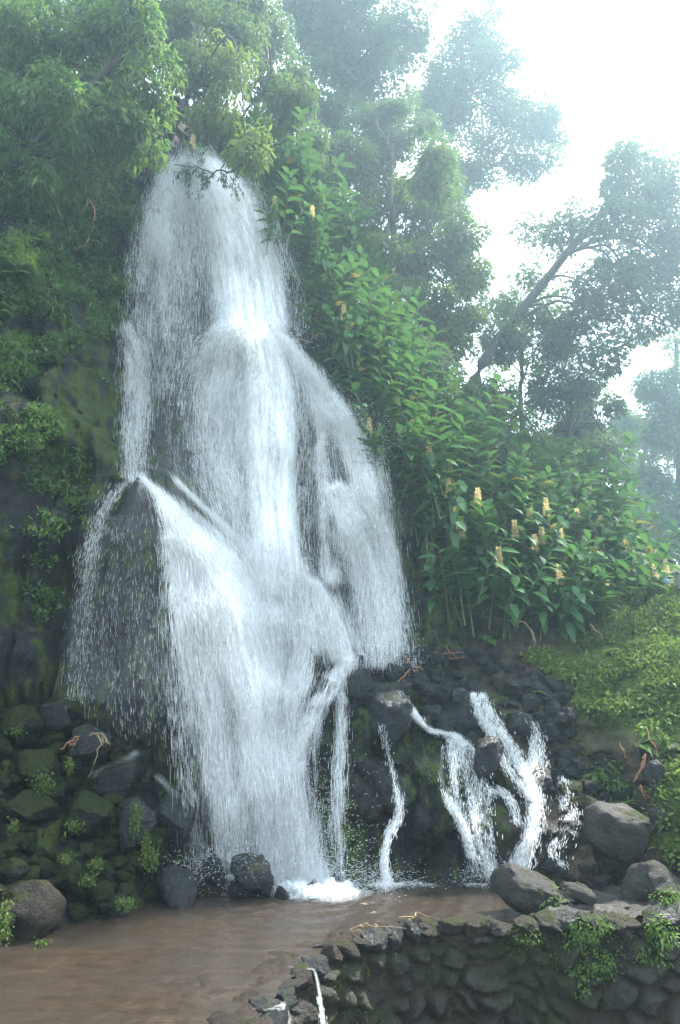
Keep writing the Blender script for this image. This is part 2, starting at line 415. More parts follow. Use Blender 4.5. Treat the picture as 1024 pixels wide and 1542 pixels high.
crest_px = [(1190, 1372, .20), (1060, 1378, .19), (960, 1383, .16), (860, 1387, .12), (740, 1392, .07), (640, 1396, .06), (560, 1414, .03), (500, 1438, .0), (455, 1470, -.02), (410, 1522, -.02), (365, 1590, -.02), (300, 1720, 0), (200, 2000, 0)]
crest0 = np.array([G(*c) for c in crest_px])
cr_pts = curve_pts(crest0, 700)
seg = np.linalg.norm(np.diff(cr_pts[:, :2], axis=0), axis=1); sarc = np.concatenate([[0], np.cumsum(seg)])
NS = int(sarc[-1] / .03); su = np.linspace(0, sarc[-1], NS)
crest = np.stack([np.interp(su, sarc, cr_pts[:, k]) for k in range(3)], -1)
T2 = unit(np.gradient(crest[:, :2], axis=0)); NO = np.stack([-T2[:, 1], T2[:, 0]], -1)
if NO[0, 1] > 0: NO = -NO                                                    # outward, towards the camera side
hh = np.arange(0, 3.35, .03); S, H = np.meshgrid(su, hh); s_ = S.ravel(); h_ = H.ravel()
row = h_ / .25
q2 = np.stack([s_ / .33 + .8 * fbm(np.stack([s_ * 1.6, h_ * 1.6, 0 * s_], -1), 3, 2), row + .7 * fbm(np.stack([s_ * 1.3, h_ * 1.3, 0 * s_ + 3], -1), 3, 8)], -1)
F1, F2, cid = worley(q2, 77, .95)
dome = smooth(.02, .46, F2 - F1)
p3 = np.stack([s_, h_, 0 * s_], -1)
outd = dome * (.06 + .13 * cid) + .075 * fbm(p3 * 6, 5, 5, .6) + .025 * fbm(p3 * 15, 2, 45, .6, True) + .05 * fbm(p3 * 1.5, 3, 6) - .03
ci = np.tile(np.arange(NS), len(hh))
roundtop = -.30 * np.exp(-h_ / .09)
off = outd + roundtop + .16 * h_
WV = np.stack([crest[ci, 0] + NO[ci, 0] * off, crest[ci, 1] + NO[ci, 1] * off, crest[ci, 2] - h_ + .02 * fbm(p3 * 5, 2, 7) + np.exp(-h_ / .15) * (.09 * fbm(p3 * np.array([3.0, 0, 0]), 3, 17) - .03 - .09 * smooth(5.5, 7.5, s_))], -1)
wi = np.arange(NS * len(hh)).reshape(len(hh), NS)
WF = np.stack([wi[:-1, :-1], wi[1:, :-1], wi[1:, 1:], wi[:-1, 1:]], -1).reshape(-1, 4)
m = NT('wall_stone'); v = m.pos()
n1 = m.noise(v, 1.4, 5); n2 = m.noise(v, 11, 6, .65); n3 = m.noise(v, 48, 4)
st = m.mix(m.attr('cell'), (.007, .007, .0065), (.030, .027, .023)); st = m.mix(m.mapr(n2, .4, .75, 0, .5), st, (.034, .030, .025))
mort = m.mix(n2, (.010, .008, .005), (.036, .027, .016))
col = m.mix(m.attr('dome'), mort, st)
mk = m.mapr(m.math('ADD', m.noise(v, .9, 5, .6), m.math('MULTIPLY', n2, .3)), .60, .80, 0, .85, True)
col = m.mix(mk, col, m.mix(n3, (.008, .010, .003), (.032, .034, .009)))
m.principled(col, m.mapr(n2, .3, .7, .45, .85), m.bump(m.math('ADD', n2, m.math('MULTIPLY', n3, .5)), 1.0, .06), .3)
M['wall'] = m.m
wall = empty('stone_wall', G(740, 1384, .12), 'low curved wall of dark rubble stones holding back the pool, weeds in its joints', 'wall')
WL = np.array(wall.location)
obj('wall_face', make_mesh('wall_face', WV - WL, WF, M['wall'], True, attrs={'cell': cid, 'dome': dome}), wall)

ww_i = rng.integers(0, len(WV), 60000); ww_n = fbm(WV[ww_i] * 1.1, 4, 303) + .35 * fbm(WV[ww_i] * 6, 2, 304) - .25 * (dome[ww_i] > .5)
ww_i = ww_i[ww_n > np.quantile(ww_n, .90)]; WW_P = WV[ww_i]; WW_N = NO[ci[ww_i]]
# weir crest: rough wet stone slab just under and over the water line
tt = np.linspace(0, 1.0, 42); TT, SS = np.meshgrid(tt, np.arange(0, NS, 1)); ti = TT.ravel(); si = SS.ravel()
wdt = np.interp(su, [0, 4.5, 6.0, 8, sarc[-1]], [.35, .4, .8, 1.7, 1.9])[si]
px_ = crest[si, 0] - NO[si, 0] * (ti * wdt - .03); py_ = crest[si, 1] - NO[si, 1] * (ti * wdt - .03)
q = np.stack([px_, py_, 0 * px_], -1)
f1, f2, c3 = worley(q[:, :2] * 2.2, 12)
pz = crest[si, 2] + .045 - .075 * np.maximum(ti, 0) ** 1.5 + (.085 * fbm(q * 2.6, 5, 70) + (c3 - .5) * .045 * smooth(.0, .25, f2 - f1) - .02) - .22 * np.exp(-np.maximum(ti * wdt - .0, 0) / .09)
ki = np.arange(len(tt) * NS).reshape(NS, len(tt))
KF = np.stack([ki[:-1, :-1], ki[:-1, 1:], ki[1:, 1:], ki[1:, :-1]], -1).reshape(-1, 4)
m = NT('weir_stone'); v = m.pos(); n1 = m.noise(v, 2.2, 6, .6); n2 = m.noise(v, 14, 6, .65)
col = m.mix(m.mapr(n1, .35, .65), (.010, .008, .006), (.034, .025, .018)); col = m.mix(m.mapr(n2, .45, .75, 0, .6), col, (.048, .038, .030))
m.principled(col, m.mapr(n2, .3, .7, .5, .9), m.bump(n2, 1.0, .05), .12)
M['weir'] = m.m
obj('weir_crest', make_mesh('weir_crest', np.stack([px_, py_, pz], -1) - WL, KF, M['weir'], True), wall)

# pool bed + right platform
bx = np.arange(-12, 16.01, .09); by = np.arange(0, 1.0001, 1 / 95)
BX, BT = np.meshgrid(bx, by); bx_ = BX.ravel(); bt_ = BT.ravel()
o_ = np.argsort(crest[:, 0]); yc = np.interp(bx_, crest[o_, 0], crest[o_, 1]); yc = np.where(bx_ < crest[:, 0].min(), 3.0, yc)
by_ = yc + .05 + bt_ * (16.5 - yc); q = np.stack([bx_, by_, 0 * bx_], -1)
plat = smooth(2.0, 3.3, bx_ + .5 * fbm(q * .8, 3, 81) + .15 * (13.4 - by_))
f1, f2, c3 = worley(q[:, :2] * 4.5, 14)
bz = -.42 + .06 * fbm(q * 1.5, 3, 82) + plat * (.50 + .04 * bx_.clip(2, 9) - .08) + plat * (.06 * fbm(q * 3, 4, 83) + .07 * c3 * smooth(0, .3, f2 - f1))
bi = np.arange(len(bx_)).reshape(len(by), len(bx))
BF = np.stack([bi[:-1, :-1], bi[:-1, 1:], bi[1:, 1:], bi[1:, :-1]], -1).reshape(-1, 4)
m = NT('river_bed'); v = m.pos(); n1 = m.noise(v, 1.8, 5); n2 = m.noise(v, 13, 6, .65)
col = m.mix(m.attr('cell'), (.012, .012, .012), (.048, .044, .040)); col = m.mix(m.mapr(n1, .45, .65, 0, .8), col, (.030, .023, .017)); col = m.mix(m.mapr(n2, .5, .8, 0, .5), col, (.065, .06, .055))
m.principled(col, m.mapr(n2, .3, .7, .5, .9), m.bump(n2, 1.0, .05), .3)
M['bed'] = m.m
tag(obj('river_bed', make_mesh('river_bed', np.stack([bx_, by_, bz], -1), BF, M['bed'], True, attrs={'cell': c3})), 'stony wet ground of the pool bed and the flat beside it', 'ground', kind='structure')

# pool water
nsx = 420; k = np.linspace(0, NS - 1, nsx).astype(int)[::-1]
near = np.concatenate([np.stack([np.linspace(-12, crest[-1, 0] - .3, 110), np.full(110, crest[-1, 1])], -1), crest[k, :2] - NO[k] * .06])
far = np.stack([np.interp(np.linspace(0, 1, len(near)), [0, .2, .97, 1], [-12, -6, 3.0, 3.6]), np.full(len(near), 14.9)], -1)
tv = np.linspace(0, 1, 240)[:, None, None]
PW = (near[None] * (1 - tv) + far[None] * tv).reshape(-1, 2)
pz = np.zeros(len(PW))
for (su_, sv_, a_, wl, dec) in [(450, 1345, .015, .36, 2.6), (470, 1340, .005, .19, 1.8), (350, 1340, .008, .27, 1.6), (580, 1330, .003, .22, 1.0), (735, 1325, .003, .25, 1.0)]:
    c_ = G(su_, sv_)[:2]; d_ = np.linalg.norm(PW - c_, axis=1) + .18 * fbm(np.concatenate([PW * .9, 0 * PW[:, :1]], 1), 3, 91)
    pz += a_ * np.sin(2 * math.pi * d_ / wl) * np.exp(-d_ / dec)
q = np.concatenate([PW, 0 * PW[:, :1]], 1)
pz += .016 * fbm(q * np.array([1.6, 3.2, 1]), 4, 93) + .007 * fbm(q * np.array([7, 12, 1]), 3, 94)
wi = np.arange(len(PW)).reshape(240, len(near))
PF = np.stack([wi[:-1, :-1], wi[:-1, 1:], wi[1:, 1:], wi[1:, :-1]], -1).reshape(-1, 4)
m = NT('pool_water'); v = m.scaled(m.pos(), (1, 1.0, 1))
n1 = m.noise(v, .8, 5, .6); n2 = m.noise(m.scaled(v, (1, 1.7, 1)), 3.2, 6, .65); nr = m.noise(m.scaled(v, (1, 2.2, 1)), 9, 4, .6)
col = m.mix(m.mapr(n2, .32, .7), (.024, .018, .013), (.054, .038, .027)); col = m.mix(m.mapr(n1, .42, .66), col, (.034, .028, .023))
m.principled(col, .16, m.bump(nr, .5, .04), .5)
M['pool'] = m.m
tag(obj('pool_water', make_mesh('pool_water', np.concatenate([PW, pz[:, None]], 1), PF, M['pool'], True)), 'shallow brown pool with ripples spreading from the fall', 'water', kind='structure')

# ------------------------------------------------------------------ rocks
import bmesh
def rock_mesh(name, seed, sub=5, angular=.85, rough=.13):
    bm = bmesh.new(); bmesh.ops.create_icosphere(bm, subdivisions=sub, radius=1.0)
    V = np.array([v.co[:] for v in bm.verts]); Fc = np.array([[v.index for v in f.verts] for f in bm.faces]); bm.free()
    r = np.random.default_rng(seed)
    for k in range(16):
        n_ = unit(r.normal(size=3) * np.array([1, 1, .9])); d = r.uniform(.45, .84)
        e = np.maximum(0, V @ n_ - d); V = V - e[:, None] * n_ * angular
    V = V + unit(V) * (rough * fbm(V * 1.6 + seed, 3, seed)[:, None] + rough * .6 * fbm(V * 4.5 + seed, 3, seed + 5, .5, True)[:, None] + rough * .42 * fbm(V * 12 + seed, 4, seed + 8, .6)[:, None])
    V = (V - (V.max(0) + V.min(0)) / 2) / ((V.max(0) - V.min(0)) / 2)
    return make_mesh(name, V, Fc, None, True)
ROCKS = [rock_mesh('rock', 100 + i, 4, 0.86 + .12 * (i % 3) / 2) for i in range(12)]
ROCKM = {}
def rock_data(i, mat):
    k = (i % len(ROCKS), mat)
    if k not in ROCKM:
        me = ROCKS[k[0]].copy(); me.materials.append(M[mat]); ROCKM[k] = me
    return ROCKM[k]
def boulder(u, v, w, h, label, mat, i=None, D=None, group=None, dz=1.0, tilt=.25, name='boulder', cat='boulder', sink=0):
    """u,v centre, w,h size in photo pixels"""
    i = rng.integers(0, 99) if i is None else i
    if D is None:
        ds = [Dhit(u + a * w, v + b * h, 15) for a, b in ((0, .45), (-.3, .3), (.3, .3), (0, 0))]
        D = float(np.mean(ds)) - .18 * w * np.mean(ds) / FPX
    r = D / FPX; sx, sz = w * r / 2, h * r / 2; sy = (sx + sz) / 2 * dz
    o = obj(name, rock_data(i, mat), loc=P(u, v, D))
    o.scale = (sx, sy, sz); o.rotation_euler = (rng.normal(0, tilt * .5), rng.normal(0, tilt), rng.choice([0, math.pi]) + rng.normal(0, .3))
    return tag(o, label, cat, group)

named = [
 # u, v, w, h, material, label
 (40, 1376, 104, 104, 'boulder_brown', 'big rounded brown boulder standing in the water at the near edge of the pool'),
 (53, 1158, 88, 78, 'boulder_moss', 'mossy boulder with a bright lime moss patch hanging off its right side'),
 (50, 1216, 98, 62, 'boulder_moss', 'broad flat topped boulder thick with dark moss, just below the lime moss patch'),
 (133, 1228, 92, 80, 'boulder_moss', 'wide mossy boulder in the middle of the left rock pile'),
 (205, 1240, 82, 96, 'boulder_wet', 'tall angular black boulder with clover weeds, where spray meets the left pile'),
 (135, 1122, 104, 84, 'boulder_wet', 'dark wet boulder with orange dead twigs lying across its top'),
 (178, 1170, 96, 68, 'boulder_wet', 'wet boulder with a thin white run of water along its upper edge'),
 (262, 1236, 84, 128, 'boulder_wet', 'tall wet rock rising out of the spray between pile and fall'),
 (28, 1092, 88, 74, 'boulder_moss', 'black boulder below the columnar cliff, topmost of the left pile'),
 (86, 1076, 76, 60, 'boulder_wet', 'bare grey boulder at the cliff foot beside the misty veil'),
 (104, 1318, 56, 66, 'boulder_moss', 'green mossy boulder just above the big brown poolside boulder'),
 (64, 1312, 52, 46, 'boulder_moss', 'small upright mossy boulder behind the big brown boulder'),
 (18, 1312, 60, 52, 'boulder_moss', 'low mossy boulder leaning on the back of the big brown boulder'),
 (165, 1334, 62, 44, 'boulder_moss', 'rounded dark boulder at the water edge left of the green clover'),
 (212, 1352, 58, 40, 'boulder_moss', 'low boulder at the water line below the clover weeds'),
 (213, 1300, 62, 56, 'boulder_moss', 'mossy boulder carrying lime green clover weeds near the water'),
 (268, 1334, 84, 78, 'boulder_wet', 'large black wedge boulder at the pool edge left of the foam'),
 (318, 1306, 42, 48, 'boulder_wet', 'black upright stone washed by foam, left of the splash'),
 (380, 1312, 82, 60, 'boulder_wet', 'broad low black rock with water sheeting over it beside the splash'),
 (362, 1336, 44, 32, 'boulder_wet', 'round black stone in the pool in front of the foam'),
 (425, 1344, 28, 22, 'boulder_wet', 'small black stone at the left end of the white foam'),
 (472, 1336, 16, 22, 'boulder_wet', 'tiny dark pointed stone sticking up through the foam'),
 (513, 1328, 18, 26, 'boulder_wet', 'narrow dark stone at the right end of the foam'),
 (177, 1379, 42, 18, 'boulder_wet', 'flat black slab lying in the water by the left shore'),
 (112, 1383, 60, 26, 'boulder_moss', 'low flat rock in the water next to the big brown boulder'),
 (588, 1076, 76, 82, 'boulder_wet', 'angular dark block with a flat grey top, wedged in the middle of the ledge'),
 (541, 1030, 52, 50, 'boulder_wet', 'round wet boulder on the ledge under the right curtain'),
 (593, 1014, 34, 34, 'boulder_wet', 'small ball shaped stone at the foot of the right curtain'),
 (482, 1044, 46, 60, 'boulder_wet', 'dark pointed rock on the ledge covered by a thin veil'),
 (692, 1072, 74, 58, 'boulder_wet', 'grey angular boulder between the two right cascades, upper one'),
 (736, 1140, 54, 70, 'boulder_wet', 'dark boulder with hanging green moss between the two right cascades, lower one'),
 (783, 1092, 52, 48, 'boulder_wet', 'flat faced grey boulder dripping with thin falls right of the upper cascade'),
 (752, 1086, 30, 32, 'boulder_wet', 'small dark stone splitting the top of the right cascade'),
 (827, 1100, 54, 42, 'boulder_wet', 'dark grey boulder right of the dripping flat boulder'),
 (814, 1176, 40, 54, 'boulder_wet', 'dark stone at the right bank of the long cascade'),
 (862, 1192, 46, 38, 'boulder_moss', 'roundish mossy stone left of the fern clump'),
 (880, 1214, 52, 36, 'boulder_moss', 'mossy stone right above the big grey boulder'),
 (928, 1250, 112, 88, 'boulder_dry', 'big smooth grey boulder on the right bank below the ferns'),
 (987, 1167, 52, 54, 'boulder_wet', 'dark round boulder beside the fallen brown frond'),
 (790, 1341, 100, 62, 'boulder_dry', 'pale topped boulder resting on the wall edge in front of the cascade'),
 (870, 1346, 56, 34, 'boulder_dry', 'small grey boulder just right of the pale topped boulder on the wall'),
 (988, 1330, 90, 66, 'boulder_dry', 'large pale boulder on the wall at the right margin'),
 (717, 1326, 34, 26, 'boulder_wet', 'dark stone in the foam at the foot of the cascade'),
 (752, 1322, 26, 26, 'boulder_wet', 'small dark stone behind the pale topped boulder'),
 (830, 1304, 32, 26, 'boulder_wet', 'dark stone under the small right hand trickle'),
 (900, 1328, 44, 22, 'boulder_wet', 'flat grey stone on the gravel between the two pale boulders'),
 (997, 1230, 56, 44, 'boulder_dry', 'grey boulder half buried in the bank at the right margin'),
 (640, 1330, 52, 16, 'boulder_wet', 'low flat stone barely above the water under the mossy slab'),
 (600, 1330, 40, 14, 'boulder_wet', 'thin flat stone at the water line under the trickle'),
]
flat_z = {0: -.05, 13: -.05, 14: -.05, 20: -.06, 19: -.06, 21: -.05, 22: -.05, 23: -.03, 24: -.05, 39: .14, 40: .2, 41: .2, 42: -.05, 45: .2, 47: -.05, 48: -.05}
for n_, (u, v, w, h, mt, lab) in enumerate(named):
    if n_ in (16, 17, 18, 19, 20):
        boulder(u, v + h * .12, w * .74, h * 1.0, lab, mt, n_ * 5 + 1, D=13.0 if n_ != 16 else 12.7)
    elif n_ in flat_z:
        g = G(u, v + h * .46, flat_z[n_]); boulder(u, v, w * .94, h * .92, lab, mt, n_ * 5 + 1, D=float(g[1]) + .35 * w * g[1] / FPX)
    else: boulder(u, v, w * (.74 if u < 300 else .86), h * (.74 if u < 300 else .84), lab, mt, n_ * 5 + 1)

pm = rock_mesh('pointed_rock', 411, 5, .9, .10); pc = np.empty(len(pm.vertices) * 3); pm.vertices.foreach_get('co', pc); pc = pc.reshape(-1, 3)
tz = (pc[:, 2] + 1) / 2; pc[:, :2] *= (1.15 - .92 * tz ** .8)[:, None]; pm.vertices.foreach_set('co', pc.ravel()); pm.update(); pm.materials.append(M['boulder_wet'])
pr = obj('pointed_rock', pm, loc=P(207, 775, 13.95)); pr.scale = (.50, .45, .72); pr.rotation_euler = (0, .06, .4)
tag(pr, 'pointed black rock tip poking out of the water on the left half of the fall', 'rock')

def in_poly(u, v, poly):
    c = False; j = len(poly) - 1
    for i in range(len(poly)):
        (a, b), (c_, d) = poly[i], poly[j]
        if (b > v) != (d > v) and u < (c_ - a) * (v - b) / (d - b) + a: c = not c
        j = i
    return c
def scatter_px(poly, n, mind, tries=6000):
    us = [p[0] for p in poly]; vs_ = [p[1] for p in poly]; out = []
    for _ in range(tries):
        u = rng.uniform(min(us), max(us)); v = rng.uniform(min(vs_), max(vs_))
        if in_poly(u, v, poly) and all((u - a) ** 2 + (v - b) ** 2 > mind * mind for a, b in out):
            out.append((u, v))
            if len(out) >= n: break
    return out
zones = [
 ([(-20, 1060), (120, 1060), (200, 1150), (250, 1290), (200, 1365), (90, 1390), (-20, 1400)], 150, 9, (14, 38), 'boulder_moss', 'small dark mossy stone wedged among the larger boulders left of the pool', 'mossy stones of the left rock pile'),
 ([(620, 975), (780, 985), (860, 1060), (860, 1130), (780, 1080), (700, 1050), (620, 1040)], 70, 11, (10, 34), 'boulder_wet', 'dark broken stone on the slope under the ginger plants', 'broken stones below the ginger plants'),
 ([(790, 1110), (900, 1130), (960, 1200), (870, 1260), (850, 1300), (800, 1300), (800, 1200)], 60, 10, (10, 28), 'boulder_wet', 'dark wet stone beside the small cascades on the right bank', 'wet stones on the right bank'),
 ([(450, 990), (620, 1000), (700, 1080), (720, 1120), (640, 1110), (560, 1080), (450, 1080)], 30, 16, (18, 40), 'boulder_wet', 'wet black stone on the splashed ledge in the middle of the falls', 'stones on the middle ledge'),
 ([(1030, 1270), (940, 1300), (820, 1310), (830, 1345), (930, 1350), (1030, 1345), (1030, 1300)], 40, 9, (9, 24), 'boulder_wet', 'small grey pebble on the flat between the bank and the wall', 'pebbles on the flat by the wall'),
]
for poly, n_, md, (s0, s1), mt, lab, grp in zones:
    for (u, v) in scatter_px(poly, n_, md):
        w = rng.uniform(s0, s1); boulder(u, v, w, w * rng.uniform(.55, .95), lab, mt, None, group=grp, name='stone', cat='stone')

# coping stones of the wall
cs = []
s_at = .2
while s_at < sarc[-1] - .5:
    w = rng.uniform(.16, .42) if s_at < 7.2 else rng.uniform(.2, .44)
    kx = int(np.interp(s_at + w / 2, su, np.arange(NS)))
    if True:
        c_ = np.array([crest[kx, 0] + NO[kx, 0] * rng.uniform(-.08, .06), crest[kx, 1] + NO[kx, 1] * rng.uniform(-.08, .06), crest[kx, 2] + rng.uniform(-.06, .0)])
        o = obj('coping_stone', rock_data(rng.integers(0, 99), rng.choice(['boulder_wet', 'boulder_brown', 'boulder_dry'] if s_at < 7 else ['boulder_wet', 'boulder_brown'])), wall, c_ - WL)
        o.scale = (w * .6, rng.uniform(.13, .22), rng.uniform(.07, .13)); o.rotation_euler = (rng.normal(0, .15), rng.normal(0, .15), math.atan2(T2[kx, 1], T2[kx, 0]) + rng.normal(0, .15))
    if rng.random() < .8 and s_at < 8.6:
        kx = int(np.clip(kx + rng.integers(-6, 6), 0, NS - 1)); b2 = rng.uniform(.22, .55)
        o = obj('coping_stone', rock_data(rng.integers(0, 99), rng.choice(['boulder_wet', 'boulder_brown', 'boulder_dry'])), wall, np.array([crest[kx, 0] - NO[kx, 0] * b2, crest[kx, 1] - NO[kx, 1] * b2, crest[kx, 2] - .03]) - WL)
        o.scale = (w * rng.uniform(.3, .5), rng.uniform(.06, .14), rng.uniform(.035, .07)); o.rotation_euler = (rng.normal(0, .1), rng.normal(0, .1), rng.uniform(0, 6))
    s_at += w * rng.uniform(.7, 1.05)

# ------------------------------------------------------------------ falling water
m = NT('water_veil')
uvn = m.n('UVMap').outputs[0]; sp = m.n('SeparateXYZ'); m.l(uvn, sp.inputs[0])
va = m.scaled(uvn, (9.0, .75, 1)); vb = m.scaled(uvn, (26.0, 2.6, 1)); vc = m.scaled(uvn, (3.0, .5, 1))
a1 = m.noise(va, 1.0, 4, .6); a2 = m.noise(vb, 1.0, 3, .6); a3 = m.noise(vc, 1.0, 3, .5)
sm_ = m.math('ADD', m.math('MULTIPLY', a1, .45), m.math('ADD', m.math('MULTIPLY', a2, .25), m.math('MULTIPLY', a3, .3)))
al = m.mapr(sm_, .39, .60, .06, 1.0)
al = m.math('MULTIPLY', al, m.attr('dens'))
al = m.math('MINIMUM', al, .97)
d = m.n('BsdfDiffuse'); d.inputs[0].default_value = (.93, .945, .955, 1); tr = m.n('BsdfTranslucent'); tr.inputs[0].default_value = (.93, .945, .955, 1)
ms = m.n('MixShader'); ms.inputs[0].default_value = .22; m.l(d.outputs[0], ms.inputs[1]); m.l(tr.outputs[0], ms.inputs[2])
tp = m.n('BsdfTransparent'); m2 = m.n('MixShader'); m.l(al, m2.inputs[0]); m.l(tp.outputs[0], m2.inputs[1]); m.l(ms.outputs[0], m2.inputs[2]); m.l(m2.outputs[0], m.out.inputs[0])
M['veil'] = m.m
m = NT('water_drop'); d = m.n('BsdfDiffuse'); d.inputs[0].default_value = (.93, .945, .955, 1); tr = m.n('BsdfTranslucent'); tr.inputs[0].default_value = (.93, .945, .955, 1)
ms = m.n('MixShader'); ms.inputs[0].default_value = .22; m.l(d.outputs[0], ms.inputs[1]); m.l(tr.outputs[0], ms.inputs[2]); m.l(ms.outputs[0], m.out.inputs[0])
M['drop'] = m.m

def box1(a, k, ax):
    for _ in range(2):
        pad = [(0, 0)] * a.ndim; pad[ax] = (k, k); b = np.pad(a, pad, mode='edge')
        a = sum(np.take(b, np.arange(i, i + a.shape[ax]), ax) for i in range(2 * k + 1)) / (2 * k + 1)
    return a
def strip(knots, off=.15, ns=21, horiz=True, sm_t=3):
    kn = np.asarray(knots, float); L = np.hypot(*np.diff(kn[:, :2], axis=0).T).sum(); nt_ = max(12, int(L / 7))
    c = curve_pts(kn, nt_)
    t2 = np.gradient(c[:, :2], axis=0); t2 /= np.linalg.norm(t2, axis=1)[:, None] + 1e-9
    lat = np.stack([t2[:, 1], -t2[:, 0]], -1); lat *= np.sign(lat[:, :1] + 1e-6)
    if horiz: lat = lat * .35 + np.array([[.65, 0]])
    s = np.linspace(-1, 1, ns); uv = c[:, None, :2] + lat[:, None] * (c[:, 2][:, None, None] * s[None, :, None])
    D = np.array([[Dhit(u, v, np.nan) for u, v in r_] for r_ in uv])
    if np.isnan(D).any(): D = np.where(np.isnan(D), np.nanmean(D), D)
    D2 = box1(box1(D - off, sm_t, 0), 2, 1); D2 = np.minimum(D2, D - .05)
    D2 = box1(D2, 1, 0)
    X = np.array([[P(uv[i, j, 0], uv[i, j, 1], D2[i, j]) for j in range(ns)] for i in range(nt_)])
    return X, c
def veil(X, dens_t, seed, power=1.5, amp=1.0):
    nt_, ns = X.shape[:2]; s = np.linspace(-1, 1, ns); t = np.linspace(0, 1, nt_)
    edge = (1 - np.abs(s) ** 2) ** power
    dt = np.interp(t, np.linspace(0, 1, len(dens_t)), dens_t)
    fade = smooth(0, .04, t) * (1 - smooth(.94, 1, t))
    w = np.linalg.norm(X[:, -1] - X[:, 0], axis=1).mean(); L = np.linalg.norm(np.diff(X[:, ns // 2], axis=0), axis=1).sum()
    uv = np.stack(np.broadcast_arrays(s[None] * w / 2 + seed * 7.3, t[:, None] * L + seed * 3.1), -1).reshape(-1, 2)
    i = np.arange(nt_ * ns).reshape(nt_, ns); F_ = np.stack([i[:-1, :-1], i[:-1, 1:], i[1:, 1:], i[1:, :-1]], -1).reshape(-1, 4)
    if w < .6: uv = uv * np.array([2.4, 4.5])
    return X.reshape(-1, 3), F_, uv, (edge[None] * (dt * fade)[:, None] * amp).ravel()
def drop_geo(p, T, L, w):
    T = unit(T); A = unit(np.cross(T, np.array([.3, .9, .2]))); B = np.cross(T, A)
    V = np.empty((len(p), 4, 3)); V[:, 0] = p - T * L[:, None] * .6
    for k in range(3):
        a = 2 * math.pi * k / 3 + .4; V[:, 1 + k] = p + T * L[:, None] * .4 + (A * math.cos(a) + B * math.sin(a)) * w[:, None]
    f = np.array([[0, 1, 2], [0, 2, 3], [0, 3, 1], [3, 2, 1]])
    return V.reshape(-1, 3), (np.arange(len(p))[:, None, None] * 4 + f[None]).reshape(-1, 3)
def drops_on(X, n, dens_t, seed, sdist=.55, streak=.55, L=(.07, .38), w=(.0013, .0031), spray=.14, lat=.05):
    nt_, ns = X.shape[:2]
    wd_ = np.linalg.norm(X[:, -1] - X[:, 0], axis=1); dt = np.interp(np.linspace(0, 1, nt_), np.linspace(0, 1, len(dens_t)), dens_t)
    pr = wd_ * dt + 1e-6; cdf = np.cumsum(pr) / pr.sum()
    m_ = int(n * 2.6); t = np.interp(rng.random(m_), np.concatenate([[0], cdf]), np.linspace(0, nt_ - 1, nt_ + 1)).clip(0, nt_ - 1.001)
    s = rng.normal(0, sdist, m_); ok = np.abs(s) < 1.35; t, s = t[ok], s[ok]
    Lt = np.linalg.norm(np.diff(X[:, ns // 2], axis=0), axis=1).sum()
    nz = fbm(np.stack([s * wd_.mean() / 2 * 5.5, t / nt_ * Lt * .55, 0 * s + seed * 5.7], -1), 4, seed + 200, .65)
    ok = nz + rng.normal(0, .12, len(nz)) > np.quantile(nz, streak * .75); t, s = t[ok][:n], s[ok][:n]
    sj = ((s.clip(-1, 1) + 1) / 2 * (ns - 1)).clip(0, ns - 1.001); i = t.astype(int); j = sj.astype(int); ft = (t - i)[:, None]; fs = (sj - j)[:, None]
    p = (X[i, j] * (1 - fs) + X[i, j + 1] * fs) * (1 - ft) + (X[i + 1, j] * (1 - fs) + X[i + 1, j + 1] * fs) * ft
    T = unit(X[i + 1, j] - X[i, j]); lat_v = unit(X[i, -1] - X[i, 0])
    p = p + lat_v * ((s - s.clip(-1, 1)) * wd_[i] / 2)[:, None] + lat_v * rng.normal(0, lat, (len(p), 1))
    p[:, 1] -= rng.exponential(spray, len(p)); T = T * .7 + np.array([0, 0, -.5]) + rng.normal(0, .06, T.shape)
    LL = np.exp(rng.uniform(math.log(L[0]), math.log(L[1]), len(p))); ww = np.exp(rng.uniform(math.log(w[0]), math.log(w[1]), len(p)))
    return drop_geo(p, T, LL, ww)

